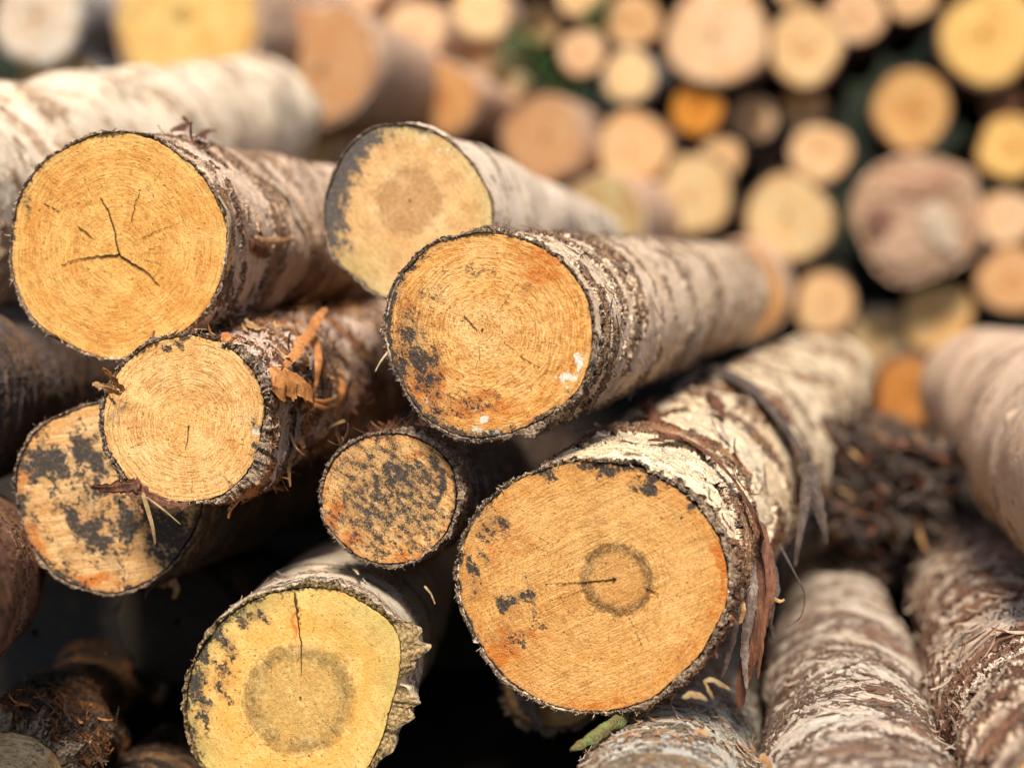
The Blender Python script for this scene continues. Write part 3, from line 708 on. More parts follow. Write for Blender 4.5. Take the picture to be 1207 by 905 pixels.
# loose bark, splinters and torn strips (parts of their logs)
flakes(A, 78, 'loose_bark', mPeelT, (-60, 150), (.01, 1.0), (.006, .026), (.001, .004), (.001, .006), 31)
flakes(A, 8, 'bark_curls', mPeelR, (60, 80), (.10, .16), (.01, .03), (.001, .004), (.006, .016), 32)
flakes(C, 50, 'loose_bark', mPeelG, (-80, 140), (.01, 1.3), (.02, .06), (.001, .004), (.0005, .003), 33, along=.1)
flakes(C, 36, 'dark_loose_bark', mPeelR, (-80, 120), (.01, 1.0), (.01, .05), (.001, .003), (.0005, .003), 34, along=.1)
flakes(D, 138, 'loose_bark', mPeelT, (-80, 140), (.005, .9), (.008, .035), (.002, .009), (.002, .012), 35, along=.7)
flakes(D, 78, 'orange_loose_bark', mPeelO, (-70, 100), (.03, .9), (.006, .028), (.001, .004), (.002, .014), 36, along=.9)
flakes(D, 96, 'dark_loose_bark', mPeelR, (-90, 60), (.03, .9), (.008, .035), (.001, .005), (.003, .018), 37, along=.9)
flakes(E, 24, 'loose_bark', mPeelR, (-120, 200), (.002, .1), (.006, .02), (.001, .004), (.001, .008), 38)
flakes(Fl, 42, 'loose_bark', mPeelG, (-60, 170), (.003, .5), (.006, .022), (.001, .004), (.001, .006), 39)
flakes(Fl, 66, 'red_brown_shreds', mPeelR, (70, 150), (.01, .35), (.008, .032), (.001, .004), (.004, .02), 40, along=.9)
flakes(G, 60, 'loose_bark', mPeelP, (-50, 150), (.03, 1.6), (.01, .035), (.003, .010), (.0005, .004), 41, along=.35)
flakes(G, 60, 'red_brown_shreds', mPeelR, (-60, 110), (.03, 1.6), (.01, .05), (.001, .004), (.002, .010), 42, along=.45)
flakes(G, 30, 'rim_shreds', mPeelR, (-70, 40), (.0, .03), (.008, .03), (.001, .003), (.001, .006), 43, along=.3)
flakes(Hl, 21, 'loose_bark', mPeelP, (30, 160), (.0, .2), (.006, .02), (.001, .003), (.001, .004), 44)
flakes(Ll, 42, 'loose_bark', mPeelO, (-20, 160), (.0, .2), (.006, .02), (.001, .004), (.001, .01), 45, along=.8)
flakes(Ll, 50, 'dark_loose_bark', mPeelD, (-40, 160), (.0, .35), (.006, .03), (.002, .006), (.001, .012), 46, along=.8)
flakes(Nl, 180, 'loose_bark', mPeelP, (20, 160), (.0, .9), (.005, .022), (.001, .004), (.0005, .004), 47, along=.6)
flakes(Nl, 78, 'orange_loose_bark', mPeelO, (20, 160), (.0, .9), (.004, .016), (.001, .003), (.0005, .004), 48, along=.8)
flakes(Ol, 96, 'loose_bark', mPeelP, (20, 170), (.1, 1.6), (.01, .04), (.001, .004), (.001, .004), 49, along=.2)
flakes(Ol, 66, 'dark_loose_bark', mPeelR, (20, 170), (.1, 1.6), (.01, .04), (.001, .003), (.001, .005), 50, along=.2)
flakes(Pl, 156, 'loose_bark', mPeelP, (60, 190), (.2, 1.9), (.015, .06), (.0015, .006), (.002, .009), 51, along=.25)
flakes(Pl, 80, 'dark_loose_bark', mPeelR, (60, 190), (.2, 1.9), (.012, .06), (.001, .0045), (.002, .008), 52, along=.25)
flakes(Rl, 156, 'loose_bark', mPeelG, (0, 180), (.0, 1.0), (.015, .05), (.004, .014), (.004, .03), 53, along=1.)
flakes(Ul, 30, 'loose_bark', mPeelG, (-100, 30), (.0, .3), (.01, .04), (.002, .006), (.002, .012), 54, along=.8)
for g_, n_, m_, s_ in ((A, 60, mFib, 61), (B, 30, mFibD, 62), (C, 110, mFibD, 63), (D, 80, mFib, 64), (E, 50, mFibD, 65), (Fl, 70, mFibD, 66), (G, 80, mFib, 67), (Hl, 45, mFib, 68), (Ll, 30, mFib, 69)):
    fibres(g_, n_, m_, s_)

# peels on the shaggy log
ribbon(D, [(333, 437, .001, 3), (340, 418, .018, 6), (350, 404, .03, 6), (360, 392, .038, 4.5), (368, 388, .040, 3)], mPeelO, label='orange peel standing up like a stick', seed=1, cup=.15, rag=.2, twist=(30, 10), onto=True)
ribbon(D, [(372, 395, .002, 3), (364, 412, .02, 9), (362, 432, .024, 8), (366, 452, .012, 5), (368, 468, .004, 3)], mPeelO, label='folded orange peel', seed=2, cup=.7, onto=True)
ribbon(D, [(318, 456, .003, 11), (332, 452, .014, 18), (348, 458, .020, 17), (358, 474, .012, 8), (352, 484, .004, 5)], mPeelO, label='cupped orange flap of bark', seed=3, cup=.45, rag=.25, twist=(0, 35), onto=True)
ribbon(D, [(398, 445, .002, 4), (394, 456, .018, 9), (392, 470, .016, 7), (394, 482, .004, 4)], mPeelO, seed=4, cup=.6, onto=True)
ribbon(D, [(362, 470, .004, 3), (372, 474, .014, 3), (382, 470, .016, 2)], mPeelO, seed=5, onto=True)
ribbon(D, [(360, 474, .004, 3), (370, 480, .014, 3), (379, 480, .014, 2)], mPeelO, seed=6, onto=True)
ribbon(D, [(352, 480, .004, 6), (346, 500, .008, 7), (344, 520, .007, 6), (338, 545, .003, 4)], mPeelG, seed=7, onto=True)
ribbon(D, [(366, 400, .004, 3), (358, 420, .018, 3), (356, 440, .014, 3)], mPeelG, seed=8, onto=True)
ribbon(D, [(232, 397, .001, 6), (252, 391, .006, 10), (270, 384, .012, 11), (286, 379, .016, 7)], mPeelT, label='pale flap lifting from the top', seed=9, cup=.15, rag=.25, onto=True)
ribbon(D, [(262, 392, 1.80, 4), (268, 400, 1.785, 7), (272, 408, 1.79, 4)], mPeelO, seed=10)
ribbon(D, [(146, 462, 1.795, 4), (137, 452, 1.785, 4), (129, 442, 1.775, 3.2), (121, 434, 1.77, 2)], mPeelO, seed=11, cup=.08, rag=.3, twist=(20, 60))
ribbon(D, [(142, 466, 1.795, 5), (131, 459, 1.785, 5), (119, 456, 1.775, 4), (109, 451, 1.77, 3)], mPeelT, seed=12, cup=.08, rag=.3, twist=(50, -20))
ribbon(D, [(166, 568, 1.79, 5), (146, 573, 1.785, 8), (126, 575, 1.775, 6), (106, 574, 1.77, 3.5)], mPeelR, label='dark brown strip hanging at the lower rim', seed=13, cup=.1, rag=.3, twist=(-10, 50))
ribbon(D, [(150, 566, 1.79, 8), (175, 584, 1.795, 6), (205, 594, 1.80, 4), (222, 596, 1.80, 2)], mPeelR, seed=14, cup=.1, rag=.3)
ribbon(D, [(146, 576, 1.79, 2), (158, 590, 1.78, 2), (170, 605, 1.775, 1.3)], mPeelR, seed=15, cup=.1, rag=.3)
ribbon(D, [(168, 580, 1.79, 2.5), (174, 600, 1.785, 2.5), (180, 622, 1.785, 2), (183, 642, 1.79, 1.2)], mStraw, name='straw', seed=16, rag=.03)
ribbon(D, [(172, 585, 1.79, 1.), (192, 600, 1.78, 1.), (213, 618, 1.785, .6)], mStraw, name='straw', seed=17, rag=.03)
# top shreds of the upper left log
ribbon(A, [(205, 158, .002, 5), (212, 150, .012, 8), (222, 147, .018, 5), (216, 151, .026, 3)], mPeelR, seed=21, cup=.6, onto=True)
ribbon(A, [(236, 170, .002, 6), (240, 160, .014, 5), (252, 156, .02, 4)], mPeelR, seed=22, cup=.6, onto=True)
ribbon(A, [(196, 158, .003, 8), (222, 163, .008, 10), (246, 173, .005, 6)], mPeelP, seed=23, cup=.3, onto=True)
ribbon(A, [(300, 283, .001, 6), (316, 285, .014, 4), (334, 282, .018, 2)], mPeelT, seed=24, onto=True)
ribbon(A, [(296, 285, .001, 10), (306, 292, .008, 9), (316, 300, .004, 5)], mPeelR, seed=25, cup=.6, onto=True)
ribbon(A, [(318, 212, .002, 9), (334, 228, .0025, 15), (348, 250, .0025, 15), (358, 272, .002, 6)], mPeelP, label='bare cream patch where bark came off', name='bare_patch', seed=26, cup=.02, onto=True)
ribbon(A, [(254, 232, .0012, 4), (264, 256, .0016, 6), (267, 285, .0016, 5), (262, 312, .001, 2)], mFib, name='split_rim', seed=27, cup=.05, onto=True)
# lifted bark on log behind the centre
ribbon(B, [(546, 222, 2.12, 5), (558, 214, 2.10, 9), (574, 212, 2.10, 9), (584, 218, 2.12, 4)], mPeelP, label='pale lifted tongue of bark', seed=31, cup=.3)
# big strips wound round the biggest log
ribbon(G, [(790, 448, .006, 10), (830, 438, .012, 12), (868, 452, .016, 12), (898, 482, .018, 13), (925, 520, .020, 13), (945, 560, .024, 13), (960, 600, .03, 11)], mPeelD, label='long grey-brown strip wound round the log', seed=41, cup=.35, thick=.003, onto=True, n=70)
ribbon(G, [(952, 545, 2.06, 11), (960, 580, 2.04, 8), (969, 612, 2.04, 5.5), (975, 642, 2.05, 2)], mPeelD, seed=42, cup=.2, thick=.0015, rag=.08)
ribbon(G, [(950, 570, 2.04, 7), (947, 606, 2.03, 5), (941, 640, 2.03, 3.5), (937, 668, 2.04, 1.5)], mPeelD, seed=43, cup=.2, thick=.0015, rag=.08)
ribbon(G, [(764, 520, .002, 4), (800, 520, .006, 7), (838, 545, .008, 7), (868, 585, .010, 7), (890, 630, .010, 8), (902, 680, .010, 7)], mPeelR, label='red-brown torn edge of bark', seed=44, cup=.2, thick=.001, onto=True, n=80, rag=.3)
ribbon(G, [(893, 610, 1.86, 6), (902, 660, 1.84, 11), (898, 710, 1.83, 13), (888, 760, 1.83, 10), (876, 800, 1.84, 8), (872, 838, 1.85, 3)], mPeelR, label='dark red-brown strip hanging down', seed=45, cup=.25, thick=.0015, n=90, rag=.07)
ribbon(G, [(884, 640, 1.84, 4), (886, 700, 1.82, 7), (878, 760, 1.82, 5), (880, 815, 1.83, 2)], mPeelG, seed=46, cup=.3, thick=.0015, n=90, rag=.1)
ribbon(G, [(897, 630, 1.83, 3), (906, 690, 1.815, 3), (899, 750, 1.815, 3), (893, 800, 1.82, 1.5)], mPeelR, seed=146, cup=.3, n=70, rag=.1)
ribbon(G, [(880, 660, 1.80, 3), (872, 720, 1.79, 4), (858, 775, 1.80, 3), (850, 800, 1.81, 1.5)], mPeelG, seed=147, cup=.3, n=70, rag=.12)
ribbon(G, [(905, 650, 1.87, 5), (914, 690, 1.86, 5), (908, 730, 1.86, 3), (914, 760, 1.87, 2)], mPeelD, seed=47, thick=.0015)
ribbon(G, [(918, 640, 1.90, 1.6), (935, 672, 1.88, 1.3), (948, 700, 1.88, 1), (944, 726, 1.88, .9), (925, 740, 1.88, .6)], mPeelD, seed=48, thick=.001, rag=.05)
ribbon(G, [(905, 700, 1.86, 2), (918, 708, 1.85, 2), (925, 706, 1.85, 1)], mPeelT, seed=49)
ribbon(G, [(868, 700, 1.79, 3), (876, 715, 1.77, 3), (872, 735, 1.77, 2)], mPeelT, seed=50)
ribbon(G, [(780, 500, .002, 8), (760, 470, .006, 9), (770, 450, .004, 5)], mPeelR, seed=51, cup=.4, onto=True, rag=.3)
ribbon(G, [(816, 455, .003, 5), (838, 470, .010, 8), (850, 495, .006, 6)], mPeelR, seed=52, cup=.4, onto=True, rag=.3)
ribbon(G, [(905, 470, .003, 4), (930, 500, .008, 5), (955, 540, .006, 4)], mPeelR, seed=53, cup=.4, onto=True, rag=.3)
# chip of thick bark hanging in the gap
ribbon(Hl, [(408, 665, .001, 3), (414, 676, .010, 4), (417, 688, .014, 2)], mFib, name='splinter', seed=61, onto=True)
ribbon(Hl, [(500, 690, 1.84, 1.2), (508, 700, 1.83, 1.2), (513, 712, 1.83, .8)], mStraw, name='splinter', seed=62)
ribbon(E, [(185, 690, 2.07, 4), (200, 686, 2.06, 6), (208, 692, 2.06, 4), (204, 706, 2.06, 3)], mPeelT, seed=63, cup=.6)
ribbon(C, [(458, 414, 1.745, 1.2), (450, 424, 1.735, 1.), (442, 438, 1.735, .6)], mFib, name='splinter', seed=64)
ribbon(Ul, [(612, 795, 2.12, 8), (618, 825, 2.10, 10), (632, 845, 2.10, 7), (638, 860, 2.10, 3)], mPeelG, seed=65, cup=.5, thick=.003)

# loose things lying on the logs
def loose(name, label, cat, pts, mat, seed, thick, cup=.4, rag=.1, parent_log=None, n=30):
    g = LOGS['G'] if parent_log is None else parent_log
    o = ribbon(g, pts, mat, name=name, seed=seed, thick=thick, cup=cup, rag=rag, n=n)
    M = g.M.copy(); o.parent = None; o.matrix_world = M
    o['label'] = label; o['category'] = cat
    return o
loose('twig', 'green mossy twig poking out under the biggest cut log', 'twig', [(674, 883, 1.69, 2.5), (700, 868, 1.71, 6.5), (722, 853, 1.74, 7), (742, 838, 1.78, 6)], mGreen, 71, .005, .45, .16)
rr_ = random.Random(4)
shapes = [('pale split sliver leaning under the right rim of the biggest log', [(829, 802, 1.66, 1.6), (840, 801, 1.655, 2.8), (851, 807, 1.66, 2.6), (862, 813, 1.665, 1)]),
          ('thin pale sliver standing just under the biggest log', [(829, 801, 1.66, 1.), (836, 814, 1.655, 1.8), (841, 824, 1.66, 1.)]),
          ('thick tan wood chip on the crest of the bluish-grey log', [(804, 822, 1.66, 2), (818, 818, 1.655, 4), (834, 825, 1.66, 2)]),
          ('orange wood chip on the bluish-grey log near the bottom edge', [(818, 864, 1.60, 1.5), (826, 861, 1.60, 3), (834, 866, 1.60, 2)]),
          ('tan flap of bark at the bottom edge beside the black gap', [(896, 890, 1.60, 3), (902, 896, 1.60, 5), (908, 908, 1.60, 4)])]
for i, (lb, pt) in enumerate(shapes):
    loose('wood_chip', lb, 'wood chip', pt, mChip if i < 3 else mPeelT, 80+i, .0014, .08, .22, n=14)['group'] = 'wood chips on the bluish-grey log'

def heap(label, quad, n, seed):
    rng = np.random.default_rng(seed); x0, x1, y0, y1, d0, d1 = quad
    P0 = wld((x0+x1)/2, y1, (d0+d1)/2); root = empty('bark_heap', Matrix.Translation(P0), label, 'bark pieces')
    for nm, mat, frac in (('dark_bark_pieces', mPeelD, .78), ('red_brown_bark_pieces', mPeelR, .14), ('pale_bark_pieces', mPeelT, .06)):
        V = []; Fc = []
        for i in range(int(n*frac)):
            fx = rng.uniform(); py = y0+(y1-y0)*rng.uniform()
            py = max(py, y0+(fx*.35)*(y1-y0)); c = wld(x0+(x1-x0)*fx, py, rng.uniform(d0, d1))-P0
            a = rng.normal(size=3)*.38+np.array([.75, .3, -.45]); a /= np.linalg.norm(a); b_ = np.cross(a, rng.normal(size=3)); b_ /= np.linalg.norm(b_); n_ = np.cross(a, b_)
            l, w, t = rng.uniform(.03, .10), rng.uniform(.005, .016), rng.uniform(.002, .006); k0 = len(V); m_ = 9
            ang = np.linspace(0, 6.2832, m_, endpoint=False)
            rr = 1+.3*rng.normal(size=m_); cv = rng.uniform(-.01, .01)
            for sg in (1, -1):
                for j in range(m_):
                    u, v = math.cos(ang[j])*rr[j], math.sin(ang[j])*rr[j]
                    V.append(c+a*l*.5*u+b_*w*.5*v+n_*(sg*t*.5+cv*u*u))
            Fc.append(('n', [k0+j for j in range(m_)])); Fc.append(('n', [k0+m_+j for j in range(m_-1, -1, -1)]))
            for j in range(m_): Fc.append(('q', [k0+j, k0+m_+j, k0+m_+(j+1) % m_, k0+(j+1) % m_]))
        ng = np.array([f[1] for f in Fc if f[0] == 'n']); qd = np.array([f[1] for f in Fc if f[0] == 'q'])
        o = link(nm, mesh_np(nm, np.array(V), [ng, qd], None, (mat,), smooth=False), root); o['kind'] = 'stuff'
heap('heap of dark crumbled bark between the biggest log and the right-hand logs', (965, 1118, 492, 632, 2.9, 3.15), 800, 91)
heap('small heap of bark scraps in the crack above the grey birch log', (1012, 1048, 640, 690, 3.0, 3.1), 60, 92)

# ------------------------------------------------------------------ blurred stack behind
mFF = far_face_mat(); mFBk = far_bark_mat()
protos = []
VP2 = (1010, 250)
def far_proto(k):
    rng = np.random.default_rng(200+k); N = 72
    th = np.arange(N)*2*np.pi/N; O = 1+.035*pnoise(th, 2, 5, rng)+.004*pnoise(th, 6, 20, rng)
    T = np.linspace(0, 1, 13)[1:]; px_, py_ = rng.uniform(-.12, .12, 2)
    ou = np.stack([O*np.cos(th), O*np.sin(th)], 1); pl = np.array([px_, py_])
    V = (pl+T[:, None, None]*(ou-pl)).reshape(-1, 2); V = np.c_[V, np.zeros(len(V))]; tt = np.repeat(T, N)
    V = np.concatenate([V, np.c_[ou, np.full(N, -.1)], [[px_, py_, 0]]]); tt = np.concatenate([tt, np.ones(N), [0]])
    f = mesh_np('far_cut_face', V, [grid(13, N), np.stack([np.full(N, len(V)-1), np.arange(N), (np.arange(N)+1) % N], 1)], {'ring': tt}, (mFF,))
    vs = []
    for (q, z) in ((1.0, -.02), (1.0, .0), (1.03, .004), (1.06, -.01)): vs.append(np.stack([q*ou[:, 0], q*ou[:, 1], np.full(N, z)], 1))
    for s in np.linspace(.1, 1, 40)**1.5*17:
        l = 1.06+.015*pnoise(th, 1, 6, rng)-.004*s
        vs.append(np.stack([l*ou[:, 0], l*ou[:, 1], np.full(N, -s)], 1))
    V = np.concatenate(vs); nr = len(vs); V = np.concatenate([V, [[0, 0, -17]]])
    last = (nr-1)*N+np.arange(N)
    b = mesh_np('far_bark', V, [grid(nr, N), np.stack([last, (nr-1)*N+(np.arange(N)+1) % N, np.full(N, len(V)-1)], 1)], None, (mFBk,))
    return f, b
PR = [far_proto(k) for k in range(6)]
CR = (.78, .58, .31); TAN = (.70, .47, .24); OR = (.58, .31, .12); BR = (.54, .31, .15); OL = (.64, .48, .25); PK = (.74, .52, .31); YE = (.76, .52, .18); WH = (.72, .66, .55)
BKP = (.66, .45, .30); BKD = (.13, .09, .07); BKG = (.45, .42, .38)
far = [  # px, py, r, depth, colour, bark colour, label
 (45, 20, 58, 5.0, WH, BKG, 'greyish-white log end in the top left corner of the blurred stack'),
 (68, 92, 50, 5.1, YE, BKG, 'cream-yellow log end showing just above the white birch log, far left'),
 (220, 22, 96, 4.9, YE, BKP, 'huge pale yellow log end at the top left with an orange middle'),
 (376, 76, 72, 5.2, BR, BKP, 'big orange-brown log end right of the huge yellow one'),
 (490, 38, 37, 6.0, PK, BKP, 'pinkish cream log end alone above the greyish cut log'),
 (372, 168, 30, 5.6, TAN, BKP, 'small tan log end peeping out between the white birch and the greyish cut log'),
 (522, 116, 43, 5.9, OR, BKP, 'dull orange-brown log end just above the greyish cut log'),
 (462, 118, 34, 6.1, PK, BKP, 'dim pink-brown log end left of the dull orange-brown one'),
 (566, 14, 34, 6.2, CR, BKP, 'cream log end at the top edge, above two small cream ends in a column'),
 (570, 60, 27, 6.3, PK, BKP, 'small cream end in the middle of the column left of the green leaves'),
 (590, 103, 25, 6.4, PK, BKP, 'small cream end at the bottom of the column left of the green leaves'),
 (634, 28, 26, 6.5, OL, BKD, 'dull olive log end half behind the green leaves'),
 (640, 165, 50, 5.9, BR, BKP, 'brownish-orange log end between the greyish cut log and the round tan end'),
 (686, 62, 28, 6.3, PK, BKD, 'small pink-tan end right of the green leaves'),
 (746, 25, 33, 6.4, TAN, BKD, 'medium tan end at the top, left of the biggest tan end'),
 (683, -8, 28, 6.3, CR, BKD, 'cream end cut by the top edge above the green leaves'),
 (741, 90, 31, 6.2, CR, BKG, 'pale cream end below the medium tan end, right of the leaves'),
 (845, 42, 62, 6.2, PK, BKD, 'biggest tan end at the top centre-right of the stack'),
 (948, 56, 46, 6.3, CR, BKD, 'round cream end touching the biggest tan end on its right'),
 (936, -12, 22, 6.5, TAN, BKD, 'small tan end cut by the top edge above the round cream one'),
 (1010, 18, 34, 6.3, PK, BKD, 'pinkish end at the top edge right of the round cream one'),
 (1075, -4, 29, 6.4, TAN, BKD, 'tan end cut by the top edge left of the large yellow one'),
 (1166, 44, 58, 6.1, YE, BKD, 'large yellow log end in the top right corner'),
 (746, 176, 45, 6.2, TAN, BKD, 'round tan end alone between two black gaps, left of the small orange one'),
 (821, 130, 31, 6.3, (.62, .27, .035), BKD, 'small bright orange end below the biggest tan one'),
 (887, 140, 27, 6.5, PK, BKG, 'small pinkish end with grey bark above it'),
 (905, 178, 22, 6.9, (.3, .2, .19), BKP, 'dim purplish end tucked between small pale ends'),
 (946, 128, 26, 6.6, PK, BKP, 'small dim tan end just under the round cream one'),
 (966, 182, 35, 6.3, (.76, .55, .3), BKP, 'bright cream end in the middle of the small ones, with pinkish bark on its right'),
 (850, 187, 25, 6.3, TAN, BKD, 'small tan end resting on the olive-cream end'),
 (815, 230, 49, 6.2, OL, BKD, 'olive-cream end above the far end of the protruding log'),
 (930, 258, 53, 6.2, OL, BKD, 'olive-tan end with a faint upright streak, right of the olive-cream one'),
 (1074, 130, 47, 6.2, (.60, .38, .15), BKD, 'tan-brown end alone in the black gap under the top right corner'),
 (1190, 174, 38, 6.2, YE, BKD, 'yellow end at the right edge below the large yellow one'),
 (1187, 258, 34, 6.2, PK, BKD, 'pink-tan end at the right edge beside the huge brown-pink one'),
 (1192, 331, 40, 6.1, (.68, .42, .2), BKD, 'tan end at the right edge under the pink-tan one'),
 (1104, 375, 43, 6.2, (.72, .47, .2), BKD, 'golden tan end under the huge brown-pink one'),
 (972, 358, 37, 6.1, TAN, BKD, 'dull tan end just above the far end of the biggest log'),
 (1035, 402, 40, 6.3, OL, BKG, 'dim olive end behind the far end of the biggest log'),
 (1072, 462, 42, 6.0, (.50, .22, .05), BKD, 'dark orange end low down left of the smooth tan log'),
 (868, 345, 58, 5.6, (.56, .30, .10), BKP, 'ochre end right behind the far end of the protruding log'),
 (708, 262, 55, 5.2, (.50, .38, .18), BKP, 'dim olive end behind the far end of the greyish cut log'),
 (1150, 455, 40, 6.2, TAN, BKD, 'tan end almost hidden behind the smooth tan log'),
 (300, 140, 50, 5.7, TAN, BKP, 'tan end almost hidden behind the tip of the white birch log'),
 (420, -10, 30, 6.0, PK, BKP, 'pink end cut by the top edge right of the huge yellow one'),
 (1180, 120, 22, 6.6, (.4, .2, .12), BKD, 'small dim reddish end under the large yellow one'),
]
far += [(x, y, r_, 6.3, TAN, BKD, None) for (x, y, r_) in ((90, -70, 60), (330, -90, 60), (500, -60, 45), (620, -70, 45), (760, -75, 45), (860, -80, 48), (990, -75, 46), (1110, -80, 45), (1230, -80, 50), (1290, 40, 55), (1300, 160, 55), (1290, 290, 55))]  # unseen logs added round the stack; the top row blocks light
dirv = MCn[:3, :3] @ np.array([(VP2[0]-W/2)/F, -(VP2[1]-H/2)/F, -1.]); dirv /= np.linalg.norm(dirv)
def orient(dirv, P0, s, rot):
    Z = -dirv; X = np.cross([0, 0, 1.], Z); X /= np.linalg.norm(X); Y = np.cross(Z, X)
    return Matrix(((X[0], Y[0], Z[0], P0[0]), (X[1], Y[1], Z[1], P0[1]), (X[2], Y[2], Z[2], P0[2]), (0, 0, 0, 1))) @ Matrix.Rotation(rot, 4, 'Z') @ Matrix.Diagonal((s, s, s, 1))
rng_ = random.Random(11)
def far_log(px, py, r_, d, colr, bcol, label, k):
    d *= 1.22
    Mx = orient(dirv, wld(px, py, d), r_*d/F/1.05, rng_.uniform(0, 6.28))
    if label is None: label = 'unseen log added outside the picture round the edge of the blurred stack'
    o = empty('log', Mx, label, 'log', 'logs of the blurred stack behind')
    f, b = PR[k % 6]
    a = link('cut_face', f, o); a.color = (*[c*.88 for c in colr], 1); b_ = link('bark', b, o); b_.color = (*bcol, 1)
    return o
for k, t_ in enumerate(far): far_log(*t_, k)
# the huge one with bark still hanging over its face
o = far_log(1080, 258, 74, 6.0, (.50, .32, .21), BKP, 'huge brown-pink log end with a pale patch, among the right-hand ones', 3)
inv = o.matrix_world.inverted()
mPt = simple_mat('faded_patch', (.52, .40, .28), (.40, .27, .17), 8)
mPd = simple_mat('dark_patch', (.14, .06, .04), (.22, .11, .07), 8)
def patch(parent, pts, mat, name):
    th = np.linspace(0, 2*np.pi, 40, endpoint=False)
    px, py, rx, ry, ang = pts; a = math.radians(ang); V = []
    for lvl, z in ((0.02, .035), (.6, .035), (.95, .025), (1., .0)):
        for t in th:
            w_ = 1+.12*math.sin(3*t+px)+.06*math.sin(7*t)
            x, y = rx*math.cos(t)*lvl*w_, ry*math.sin(t)*lvl*w_
            V.append((px+x*math.cos(a)-y*math.sin(a), py+x*math.sin(a)+y*math.cos(a), z))
    me = mesh_np(name, np.array(V), [grid(4, 40), np.arange(39, -1, -1)[None, :]], None, (mat,))
    return link(name, me, parent)
# axes of this log's frame, undoing its roll
roll = math.atan2(inv[1][0], inv[0][0])
mPb = simple_mat('ragged_brown_bark', (.46, .29, .17), (.26, .14, .08), 5)
Rz = inv.to_3x3(); up = (Rz @ Vector((0, 0, 1))).normalized(); rt = (Rz @ Vector((1, 0, 0))).normalized()
def loc2(u, v): return (rt.x*u+up.x*v, rt.y*u+up.y*v)
an = math.degrees(math.atan2(rt.y, rt.x))
c_ = loc2(.02, .08); patch(o, (c_[0], c_[1], .98, .88, an+20), mPb, 'bark_skin')
c_ = loc2(.10, .55); patch(o, (c_[0], c_[1], .55, .22, an+15), simple_mat('rusty_skin', (.42, .24, .15), (.3, .14, .08), 6), 'torn_skin').location.z = .03
c_ = loc2(-.2, -.45); patch(o, (c_[0], c_[1], .5, .35, an+35), simple_mat('tan_skin', (.52, .35, .23), (.36, .2, .12), 6), 'torn_skin').location.z = .03
c_ = loc2(.38, -.15); pp_ = patch(o, (c_[0], c_[1], .26, .50, an+35), mPt, 'pale_patch'); pp_.location.z = .05
c_ = loc2(-.62, -.05); patch(o, (c_[0], c_[1], .22, .3, an), mPd, 'dark_patch').location.z = .05

# green leaves on the stack
def leaves(px, py, rpx, d, label, n, seed):
    rng = np.random.default_rng(seed); P0 = wld(px, py, d); V = []; Fc = []
    root = empty('leafy_branch', Matrix.Translation(P0), label, 'branch', 'leafy branches on the stack')
    R_ = rpx*d/F
    for i in range(n):
        a = rng.uniform(0, 6.28); rr = R_*math.sqrt(rng.uniform()); c = np.array([rr*math.cos(a), rng.normal()*.05-.03, rr*math.sin(a)*1.1])
        d1 = rng.normal(size=3); d1 /= np.linalg.norm(d1); d2 = np.cross(d1, rng.normal(size=3)); d2 /= np.linalg.norm(d2); d3 = np.cross(d1, d2)
        l, w = rng.uniform(.03, .06), rng.uniform(.012, .022); b = len(V)
        V += [c-d1*l*.5, c+d2*w*.5+d3*.004, c+d1*l*.5, c-d2*w*.5+d3*.004, c-d3*.003]
        Fc += [(b, b+1, b+4), (b+1, b+2, b+4), (b+2, b+3, b+4), (b+3, b, b+4)]
    link('foliage', mesh_np('foliage', np.array(V), [np.array(Fc)], None, (mLeaf,)), root)
    V = []; Fc = []
    for i in range(7):
        a = rng.uniform(0, 6.28); e = np.array([R_*.9*math.cos(a), -.03+rng.normal()*.03, R_*math.sin(a)]); b = len(V)
        s0 = np.array([0, .03, -.2*R_])
        for c, w in ((s0, .005), (e*.5+rng.normal(size=3)*.015, .004), (e, .0015)):
            for t in range(5): V.append(c+np.array([math.cos(t*1.2566), 0, math.sin(t*1.2566)])*w)
        for j in range(2):
            for t in range(5): Fc.append((b+j*5+t, b+j*5+(t+1) % 5, b+j*5+5+(t+1) % 5, b+j*5+5+t))
    link('twigs', mesh_np('twigs', np.array(V), [np.array(Fc)], None, (mPeelR,)), root)
leaves(618, 72, 34, 7.2, 'green leaves hanging in front of the small cream ends', 150, 1)
leaves(662, 110, 20, 7.3, 'lower sparse green leaves right of the main leafy branch', 30, 2)
leaves(706, 22, 20, 7.3, 'green leaves near the top edge left of the medium tan end', 55, 3)

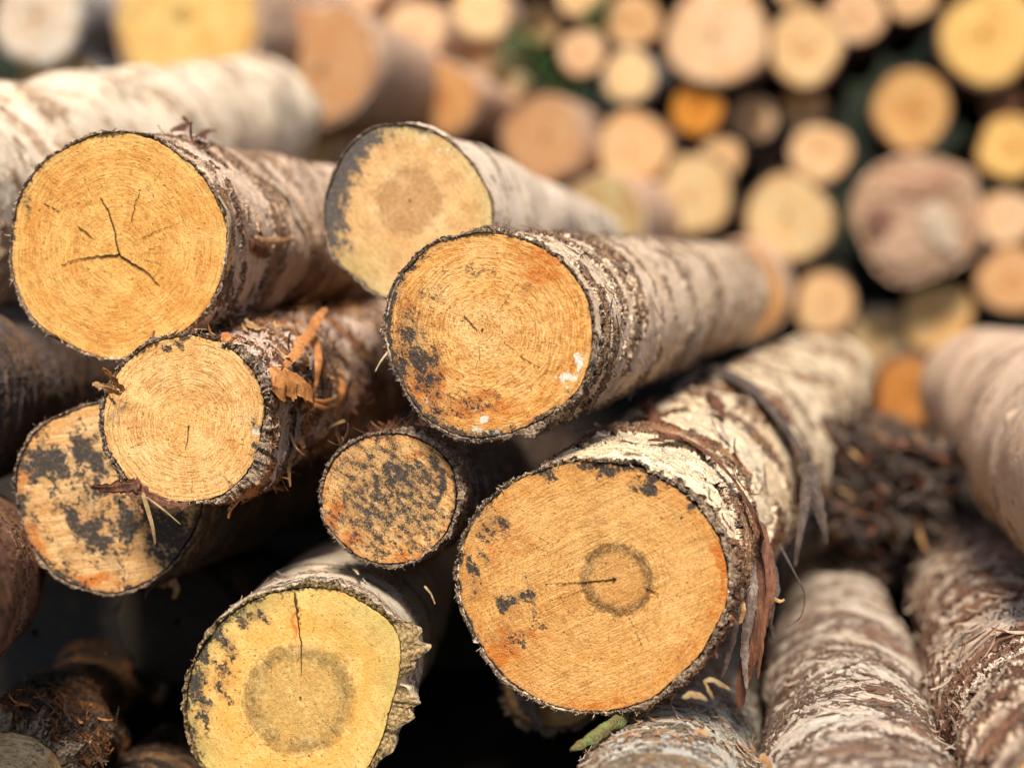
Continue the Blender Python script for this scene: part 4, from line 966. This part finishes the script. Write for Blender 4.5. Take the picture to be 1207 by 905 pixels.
# ------------------------------------------------------------------ ground and added backdrop
def ground():
    mt = start('forest_soil'); P = objco()
    n = noise(P, 3, 6, .65); n2 = noise(P, 60, 4, .6)
    c = mix(ss(n, .35, .65), (.016, .012, .009), (.028, .02, .014)); c = mix(ss(n2, .5, .66)*.5, c, (.05, .034, .02))  # soil tone lowered: shade in the gaps is painted into it
    finish(mt, c, .95, n*.03+n2*.006, .1, method='BUMP')
    nx = 90; xs = np.concatenate([np.linspace(-60, -6, 20), np.linspace(-5.5, 5.5, 60), np.linspace(6, 60, 20)])
    ys = np.concatenate([np.linspace(-40, -3, 14), np.linspace(-2.5, 9, 70), np.linspace(10, 90, 26)])
    X_, Y_ = np.meshgrid(xs, ys); Z_ = .015*np.sin(X_*3.1+Y_)*np.sin(Y_*2.3)+.01*np.sin(X_*7+2)*np.cos(Y_*6)
    V = np.stack([X_.ravel(), Y_.ravel(), Z_.ravel()], 1)
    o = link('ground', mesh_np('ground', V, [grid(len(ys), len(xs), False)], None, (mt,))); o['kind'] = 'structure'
    # dark backdrop added behind the stack to keep its gaps black
    mt2 = start('backdrop_black'); P = objco(); n = noise(P, 2, 6, .7)
    finish(mt2, mix(ss(n, .4, .6), (.010, .013, .010), (.022, .026, .016)), 1., n*.1, .05, method='BUMP')
    xs = np.linspace(-15, 15, 80); vs = np.linspace(0, 1, 40)
    X_, T_ = np.meshgrid(xs, vs); Y_ = 12.2+T_*2.2+.12*np.sin(X_*2.2+T_*7); Z_ = -.1+T_**.85*6.5+.1*np.sin(X_*3+T_*11)
    V = np.stack([X_.ravel(), Y_.ravel(), Z_.ravel()], 1)
    o = link('gap_backdrop', mesh_np('gap_backdrop', V, [grid(40, 80, False)], None, (mt2,))); o['kind'] = 'structure'
ground()

# ------------------------------------------------------------------ light, camera
SUN_EL, SUN_AZ = 52., 184.     # azimuth clockwise from +Y: behind the camera, to the right
w = bpy.data.worlds.new('World'); SC.world = w; w.use_nodes = True
nt = w.node_tree; bg = nt.nodes['Background']; sky = nt.nodes.new('ShaderNodeTexSky'); sky.sky_type = 'NISHITA'; sky.sun_disc = False
sky.sun_elevation = math.radians(SUN_EL); sky.sun_rotation = math.radians(SUN_AZ)
nt.links.new(sky.outputs[0], bg.inputs[0]); bg.inputs[1].default_value = .105
sl = bpy.data.lights.new('sun', 'SUN'); sl.energy = 4.9; sl.angle = math.radians(14); sl.color = (1, .93, .82)
so = bpy.data.objects.new('sun', sl); COL.objects.link(so)
e, a = math.radians(SUN_EL), math.radians(SUN_AZ)
sd = Vector((math.sin(a)*math.cos(e), math.cos(a)*math.cos(e), math.sin(e)))
so.rotation_euler = sd.to_track_quat('Z', 'Y').to_euler(); so.location = (-2, -2, 4)

cd = bpy.data.cameras.new('camera'); cam = bpy.data.objects.new('camera', cd); COL.objects.link(cam)
cam.matrix_world = MC; cd.sensor_width = 36; cd.lens = F*36/W; cd.clip_start = .05; cd.clip_end = 400
cd.dof.use_dof = True; cd.dof.focus_distance = 1.80; cd.dof.aperture_fstop = 1.3
SC.camera = cam
SC.view_settings.view_transform = 'Standard'; SC.view_settings.look = 'None'; SC.view_settings.exposure = .6; SC.view_settings.gamma = 1
SC.view_settings.use_curve_mapping = False
SC.cycles.use_denoising = True
SC.cycles.max_bounces = 5
SC.cycles.adaptive_threshold = .025
